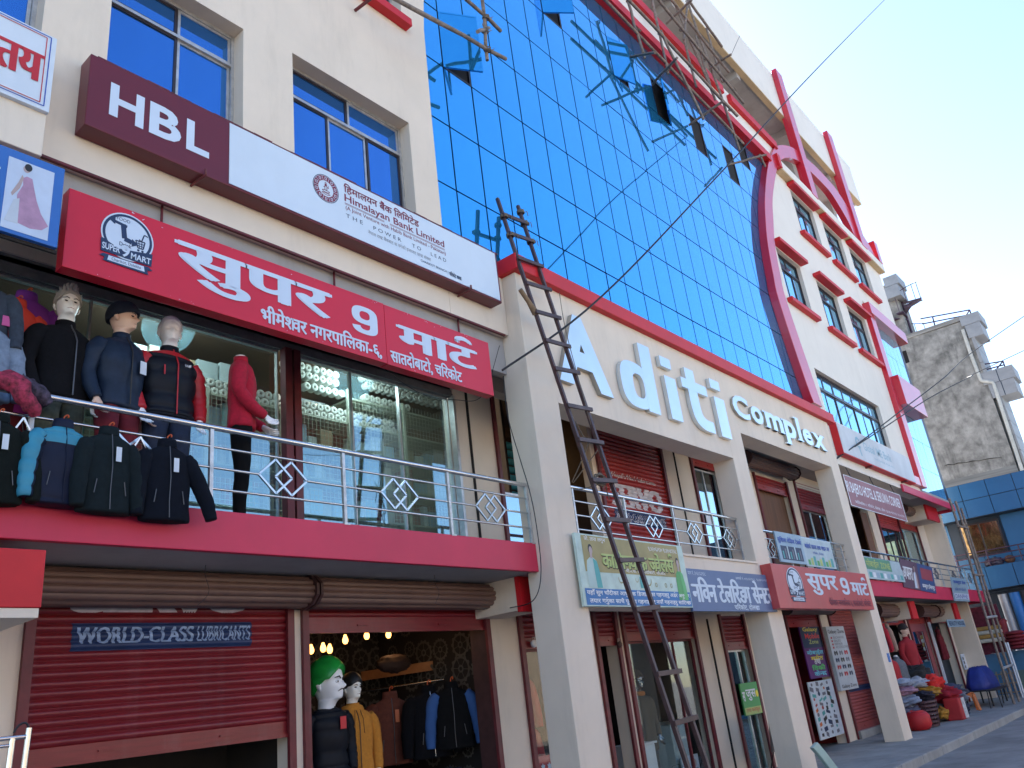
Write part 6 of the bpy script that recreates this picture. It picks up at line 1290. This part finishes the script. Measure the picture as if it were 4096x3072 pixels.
for k, (m, lb) in enumerate(((mat('grey green board', (.10,.16,.14), .7),'grey green board leaning right of the wooden frame'),(mat('brown board', (.18,.08,.05), .7),'brown board leaning at the right edge below the blue wall'))):
    o = prismX([(5.55-.28*k,0),(5.55-.28*k,.75),(5.30-.28*k,.75),(5.30-.28*k,0)], 30.9, 30.95, m, None, 'leaning_board'); tag(o, lb, 'board')
for y, lb in ((5.42,'thin white plastic pipe standing by the low blue wall'),(5.36,'second thin white plastic pipe beside the first')): mb = MB(); mb.tube([(30.0,y,0),(30.0,y,1.6)], .025, 10); tag(mb.build('plastic_pipe', WHT), lb, 'pipe')
# scaffold ladder
S = thing('scaffold_ladder', 'pair of rusty scaffold poles with cross pieces in front of the right balcony', 'scaffold')
for x in (27.36, 28.12): mb = MB(); mb.tube([(x+random.uniform(-.03,.03), 5.2+.02*sin(k), k*.97) for k in range(7)], .036, 9); mb.build('pole', POLE, S)
mb = MB(); mb.tube([(30.9,5.6,0),(30.9,5.62,3),(30.85,5.6,5.96)], .035, 9); mb.build('pole', POLE, S)
for z in (.95, 2.32, 3.52, 4.95): mb = MB(); mb.tube([(27.15,5.14,z),(28.4,5.14,z+.03)], .034, 9); mb.build('cross_pole', STEELD if z in (.95, 2.32) else POLE, S); 
# --- concrete tower house
CB = thing('concrete_building', 'tall weathered bare concrete building with grey tile edges at the far right', 'building'); XC = 46.
prismX([(5.39,0),(15.3,0),(15.3,17.64),(5.39,17.45)], XC, 48.6, CONC, CB, 'wall'); prismX([(8.24,17.5),(15.3,17.5),(15.3,21.2),(8.24,21.15)], XC+.5, 48.6, CONC, CB, 'stair_tower'); prismX([(5.09,0),(5.389,0),(5.389,13.2),(5.09,13.2)], XC+.3, 48.4, CONC, CB, 'wall')
for k in range(17): piece('cladding_tile', XC-.04, 48.2, 4.99, 5.085, .3+.765*k, .3+.765*k+.74, TILE, CB)
for k in range(4): piece('cladding_tile', XC-.04, 48.2, 5.23, 5.385, 13.5+.765*k, 13.5+.765*k+.74, TILE, CB)
for (a, b, c, d) in ((4.68,5.62,17.16,17.70),(4.78,5.49,16.42,17.14),(4.09,5.56,13.80,14.45),(4.22,5.37,13.04,13.78),(7.82,8.56,20.77,21.34),(7.92,8.63,20.06,20.75)):
    piece('tile_cornice', XC-.07, 47.6, a, b, c, d, TILE, CB)
for (a, b, c, d) in ((4.09,5.56,13.80,14.45),(4.22,5.37,13.04,13.78)): piece('tile_joint', XC-.076, XC-.071, (a+b)/2-.02, (a+b)/2+.02, c, d, DKB, CB)
piece('coping', XC-.05, 49, 5.63, 10.2, 17.5, 17.73, CONC, CB)
for z in (9.2,): piece('slab_line', XC-.012, XC+.02, 5.40, 15, z, z+.38, mat('slab line concrete', (.20,.20,.195), .95, var=.4, scale=1.5, bump=.4, bscale=20), CB)
mb = MB(); mb.tube([tuple(onX(z16(*p), XC-.1)) for p in ((1075,525),(1140,720),(1215,915),(1225,925),(1310,935),(1318,950),(1400,1200),(1545,1640))], .085, 10); mb.build('drain_pipe', mat('dirty white pipe', (.50,.49,.45), .6, var=.2), CB)
for rails, posts in (((((745,440),(1130,370)),((760,480),(1140,405))), (((840,425),(860,500)),((1130,370),(1150,445)),((1130,370),(1075,450)))), ((((1390,770),(1210,800)),((1395,800),(1225,845))), (((1390,770),(1410,830)),((1390,770),(1330,845))))):
    mb = MB(); mb.tube([onX(z16(*rails[0][0]), XC+.2), onX(z16(*rails[0][1]), XC+.2)], .035, 6); R = mb.build('roof_railing', PLUM, CB)
    for (p, q) in rails[1:] + posts: MB().tube([onX(z16(*p), XC+.2), onX(z16(*q), XC+.2)], .035, 6).build('rail', PLUM, R)
c = onX(z16(640,430), XC+1.1); mb = MB(); mb.tube([(c.x, c.y, 17.5), (c.x, c.y, 20.4)], .06, 8); ST = mb.build('spiral_stair', PLUM, CB)
for k in range(12):
    a = -.6+.52*k; d = Vector((cos(a), sin(a), 0)); n = Vector((-sin(a), cos(a), 0)); z = 17.7+.21*k; p = Vector((c.x, c.y, z)); t_ = Vector((0,0,.05)); MB().add([p+n*.06, p-n*.06, p+d-n*.2, p+d+n*.2, p+n*.06-t_, p-n*.06-t_, p+d-n*.2-t_, p+d+n*.2-t_], [(0,1,2,3),(7,6,5,4),(0,3,7,4),(1,5,6,2),(2,6,7,3)]).build('tread', PLUM, ST)
    MB().tube([p+d, p+d+Vector((0,0,1.05))], .018, 5).build('baluster', PLUM, ST)
mb = MB(); mb.tube([(c.x+cos(-.6+.26*k), c.y+sin(-.6+.26*k), 18.75+.105*k) for k in range(24)], .024, 6); mb.build('handrail', PLUM, ST)
v = onX(z16(615,735), XC); piece('wall_hole', XC-.014, XC+.05, v.y-.2, v.y+.15, v.z-.4, v.z+.3, BLACK, CB)
mb = MB(); mb.tube([onX(z16(*p), XC-.01) for p in ((930,1590),(960,1578),(1000,1580),(1040,1566),(1100,1563),(1150,1550),(1200,1548),(1290,1530),(1380,1522))], [.006,.02,.012,.022,.012,.02,.01,.018,.006], 5); mb.build('crack', BLACK, CB)

# ================================================================ goods on the pavement at the right
S, M = mannequin('mannequin in a long dark red dress outside the far clothes shop', (22.9, 6.3, .42), radians(-20), mat('dark red knit', (.28,.012,.02), .9, var=.2), SKINT, tm=MARC, hem=.45, seed=12, fold=.03, legs=False, head_rz=radians(10), hands=False); hair(S, M, mat('dark scarf hair', (.03,.02,.02), .8), lift=.02, fr=.24, bk=.1)
for (x, y, m, lb, sd_) in ((21.25,6.35,mat('red jumper', (.36,.015,.02), .9, var=.2),'headless dark red torso form beside the right portico column',13),(21.85,6.35,mat('grey knit', (.12,.13,.15), .95, var=.4, scale=60),'headless grey knitted torso form beside the red one',14)):
    S, M = mannequin(lb, (x, y, -.02), radians(-15), m, SKIN, headless=True, hands=False, legs=False, seed=sd_, name='torso_form'); mb = MB(); mb.tube([(0,0,.93),(0,0,.03)], .02, 8); mb.lathe([(0,.04),(.16,.03),(.17,.02),(0,.02)], 16); mb.build('stand', CABLE, S)
for k, (x, m, lb) in enumerate(((21.1,mat('grey blue knit', (.14,.18,.24), .9, var=.3),'grey blue top hung under the far shutter drum, nearest the column'),(21.55,mat('slate knit', (.10,.12,.16), .9, var=.3),'slate grey top hung second under the far shutter drum'),(21.95,mat('red top', (.40,.015,.03), .9),'red top hung third under the far shutter drum'),(22.3,mat('beige top', (.32,.22,.17), .9),'beige top hung fourth under the far shutter drum'))):
    jacket(lb, (x, 6.5, 2.36), radians(25), m, s=1.05, seed=50+k, zipm=None, tagm=None, spread=.7)
mb = MB(); mb.tube([(20.5,6.52,2.42),(23.4,6.52,2.42)], .015); tag(mb.build('clothes_rail', STEEL), 'thin steel clothes rail under the far shutter drum', 'rail')
heap = [((23.9,6.55,.85),(.5,.3,.3),(.30,.25,.27),'pale pink grey cloth at the back of the heap'),((23.0,6.5,.95),(.5,.3,.3),(.40,.02,.03),'scarlet cloth at the back of the heap'),((24.3,6.0,.22),(.45,.22,.2),(.03,.035,.07),'dark navy cloth at the right foot of the heap'),((23.9,5.92,.5),(.4,.2,.16),(.16,.18,.24),'blue grey cloth draped over the front of the heap'),((22.3,6.2,.92),(.3,.2,.14),(.34,.36,.42),'light cloth beside the bright red one'),((22.6,6.3,1.12),(.42,.3,.22),(.012,.012,.014),'black plastic bundle on top of the clothes heap'),((23.4,6.4,.95),(.38,.3,.18),(.16,.14,.15),'grey patterned cloth behind the red one on the heap'),((22.75,6.05,.88),(.55,.32,.22),(.60,.02,.015),'bright red cloth on the clothes heap'),((22.45,6.1,.74),(.5,.25,.12),(.50,.24,.03),'yellow cloth under the red one on the heap'),((23.4,6.05,.62),(.5,.3,.2),(.30,.012,.03),'crimson cloth at the middle of the heap'),((24.0,6.1,.60),(.55,.3,.2),(.05,.06,.11),'navy grey cloth at the right of the heap'),((23.6,6.2,.40),(.6,.25,.22),(.20,.22,.26),'light grey cloth low in the heap'),((24.5,6.3,.45),(.4,.25,.22),(.05,.02,.03),'dark plum cloth at the right foot of the heap'),((24.5,6.45,.72),(.3,.3,.26),(.008,.008,.01),'shiny black bag behind the heap'),((22.05,6.05,.66),(.42,.2,.10),(.035,.03,.05),'dark folded cloth over the basket'),((21.25,6.25,.62),(.3,.3,.14),(.22,.26,.36),'pale blue folded cloth by the column'),((21.25,6.25,.84),(.3,.3,.1),(.36,.20,.28),'pink striped folded cloth by the column'),((21.25,6.25,1.02),(.28,.26,.09),(.30,.36,.48),'pale striped folded cloth on top of the pile by the column'),((21.25,6.25,.35),(.32,.28,.17),(.10,.10,.16),'grey folded cloth low by the column'),((22.9,5.95,.2),(.2,.15,.12),(.40,.20,.03),'small yellow toy-coloured cloth low beside the bag'),((22.5,6.45,.3),(.5,.3,.3),(.08,.02,.04),'maroon cloth wedged behind the basket')]
for k, (lc, r, c_, lb) in enumerate(heap): cloth(lb, lc, r, mat('heap %d' % k, c_, .85 if k not in (0, 8) else .3, var=.3, scale=14), k+2, .42, group='clothes heaped outside the far shop', fr=4.2, rot=k*.5, nu=40, nv=24)
BRNP = mat('brown basket plastic', (.075,.025,.028), .5)
S = thing('laundry_basket', 'brown slotted plastic basket full of clothes on the pavement', 'basket', (21.62, 5.95, 0))
for r_ in range(7):
    z = .02+.085*r_; w = .20+.012*r_; mb = MB(); mb.rings([ering(0,0,z+dz,w*1.15,w,24) for dz in (0,.045)] + [ering(0,0,z+dz,w*1.15-.01,w-.01,24) for dz in (.045,0)], caps=False); mb.build('hoop', BRNP, S)
for k in range(20): a = 2*pi*k/20; mb = MB(); mb.bar((.23*cos(a),.20*sin(a),.02),(.315*cos(a),.272*sin(a),.58),.02,.012); mb.build('slat', BRNP, S)
S = thing('tote_bag', 'red bag with white pebble-print end on the pavement before the heap', 'bag', (23.35, 5.72, 0)); mb = MB(); mb.box(-.35, .22, -.18, .18, 0, .50); mb.build('bag_body', mat('red bag', (.42,.02,.025), .6, var=.2), S, .03); mb = MB(); mb.box(.222, .24, -.17, .17, .02, .48); mb.build('end_panel', mat('pebble print', (.50,.52,.55), .6, var=.5, scale=14), S)
mb = MB(); mb.box(-.1, .22, -.186, -.181, .02, .48); mb.build('side_panel', MT['pebble print'], S)
S = thing('tote_bag', 'round red cloth bag on the pavement beside the portico column', 'bag', (21.0, 6.0, 0)); mb = MB(); mb.lathe([(0,.0),(.2,.01),(.27,.12),(.26,.3),(.2,.38),(.17,.37),(.15,.3)], 22); mb.build('bag_body', mat('bright red bag', (.50,.015,.02), .6, var=.2, bump=.2, bscale=12), S); mb = MB(); mb.tube([(.16*cos(a), .16*sin(a), .37+.02*sin(2*a)) for a in [2*pi*k/16 for k in range(17)]], .03, 8); mb.build('rolled_rim', MT['bright red bag'], S)
# stool
S = thing('plastic_stool', 'orange plastic stool beside the clothes heap', 'stool', (26.0, 6.0, 0), radians(20)); ORA = mat('orange plastic', (.58,.14,.02), .4, var=.1)
mb = MB(); mb.box(-.16, .16, -.16, .16, .42, .46); mb.build('seat', ORA, S, .015)
for sx in (-1, 1):
    for sy in (-1, 1): mb = MB(); mb.bar((sx*.135,sy*.135,.42),(sx*.18,sy*.18,0),.075,.075); mb.build('leg', ORA, S, .01)
mb = MB(); [mb.box(-.15, .15, s_*.145-.01, s_*.145+.01, .34, .42) for s_ in (-1, 1)]; [mb.box(s_*.145-.01, s_*.145+.01, -.13, .13, .34, .42) for s_ in (-1, 1)]; mb.build('apron', ORA, S)
# table with blue cover, bench
S = thing('covered_table', 'black metal table with a bulky thing under a royal blue cover', 'table', (28.1, 6.0, 0)); BCOV = mat('royal blue cover', (.015,.03,.22), .6, var=.2, scale=5)
mb = MB(); mb.box(-1.0, 1.0, -.35, .35, .40, .44); mb.build('table_top', CABLE, S)
for sx in (-.95, .95):
    for sy in (-.32, .32): mb = MB(); mb.box(sx-.02, sx+.02, sy-.02, sy+.02, 0, .40); mb.build('leg', CABLE, S)
R = []
for i, (z, a, b) in enumerate(((.42,.92,.36),(.6,.86,.34),(.8,.76,.30),(.95,.60,.25),(1.02,.5,.2),(1.04,.3,.1))): R.append([Vector((v.x*(1+.05*sin(k*1.9+i)), v.y*(1+.05*cos(k*2.3)), v.z+.02*sin(k*1.3+i))) for k, v in enumerate(ering(.05, 0, z, a, b, 30, 3))])
mb = MB(); mb.rings(R); mb.build('cover', BCOV, S)
S = thing('metal_bench', 'thin black metal bench frame in front of the covered table', 'bench', (27.2, 5.45, 0))
mb = MB(); mb.box(-.9, .9, -.14, .14, .43, .46); mb.build('seat', CABLE, S)
for sx in (-.85, .85):
    for sy in (-.12, .12): mb = MB(); mb.tube([(sx,sy,.43),(sx*1.03,sy*1.2,0)], .014, 7); mb.build('leg', CABLE, S)
S = board('white appliance poster on the last cream pier', 30.85, 32.25, .93, 1.42, 6.95, SPALE); flat(rect(31.1, 31.9, 1.0, 1.34), 6.947, WHT, S); flat(rect(31.35, 31.75, 1.06, 1.24), 6.946, GREYT, S); [flat(rect(30.92, 31.04, .98+.13*k, 1.06+.13*k), 6.946, INK, S) for k in range(3)]; text('LG', 31.3, 31.8, 1.355, 1.40, 6.946, GREYT, S)
S = board('small blue and white shop name board under the red beam end', 27.15, 29.2, 2.2, 2.42, 6.2, LB); text('BEAUTY HOUSE', 27.25, 29.1, 2.24, 2.37, 6.197, NAVY, S, off=.02)
jacket('maroon garment wrapped in plastic hanging in the grey doorway', (28.6, 6.9, 2.2), radians(10), MARC, s=1.4, seed=61, zipm=None, tagm=None, spread=.5, name='hanging_garment')
mb = MB(); mb.box(19.02, 19.16, 5.69, 5.699, 1.50, 1.68); tag(mb.build('blue_sticker', mat('sticker blue', (.04,.16,.5), .5)), 'small blue sticker on the right portico column', 'sticker')
S = thing('curved_board', 'pale green curved board leaning at the foot of the middle column', 'board'); mb = MB(); pts = crom([(12.98,.55),(13.2,.40),(13.45,.2),(13.75,-.02)], 4); q2 = [(a-.22, b-.05) for a, b in pts]; mb.strip(pts, q2, 5.2, 5.26); mb.build('panel', mat('pale green plastic', (.36,.50,.46), .4, var=.1), S, .01)
# steel frame at the lower left
S = thing('trolley', 'thin stainless steel trolley frame in the lower left corner', 'trolley')
P3 = lambda *q: onY(z8(*q), 3.5)
for (a, b) in (((235,1330),(185,1700)),((100,1415),(62,1700))): p, q = P3(*a), P3(*b); mb = MB(); mb.tube([p, q, q+Vector((0,0,-1.45))], .011, 8); mb.build('upright', STEEL, S)
mb = MB(); p = P3(225,1398); mb.tube([p, p-Vector((.8,0,0))], .008, 8); mb.build('crossbar', STEEL, S); mb = MB(); p = P3(95,1470); mb.tube([p, p-Vector((.8,0,0))], .006, 8); mb.build('crossbar', STEEL, S)
mb = MB(); mb.tube(crom([tuple(P3(*q)) for q in ((110,1370),(150,1310),(205,1290),(235,1330))], 4), .004, 5); mb.build('wire_loop', CABLE, S)
bulb = thing('bare_bulb', 'bare unlit bulb hanging under the far canopy', 'lamp', tuple(onY(y4(535,745), 6.4))); mb = MB(); mb.lathe([(.02,.05),(.03,.02),(.07,-.06),(.05,-.12),(0,-.14)], 12); mb.build('bulb', WHT, bulb); mb = MB(); mb.tube([(0,0,.05),(0,0,.25)], .006, 5); mb.build('cord', CABLE, bulb)
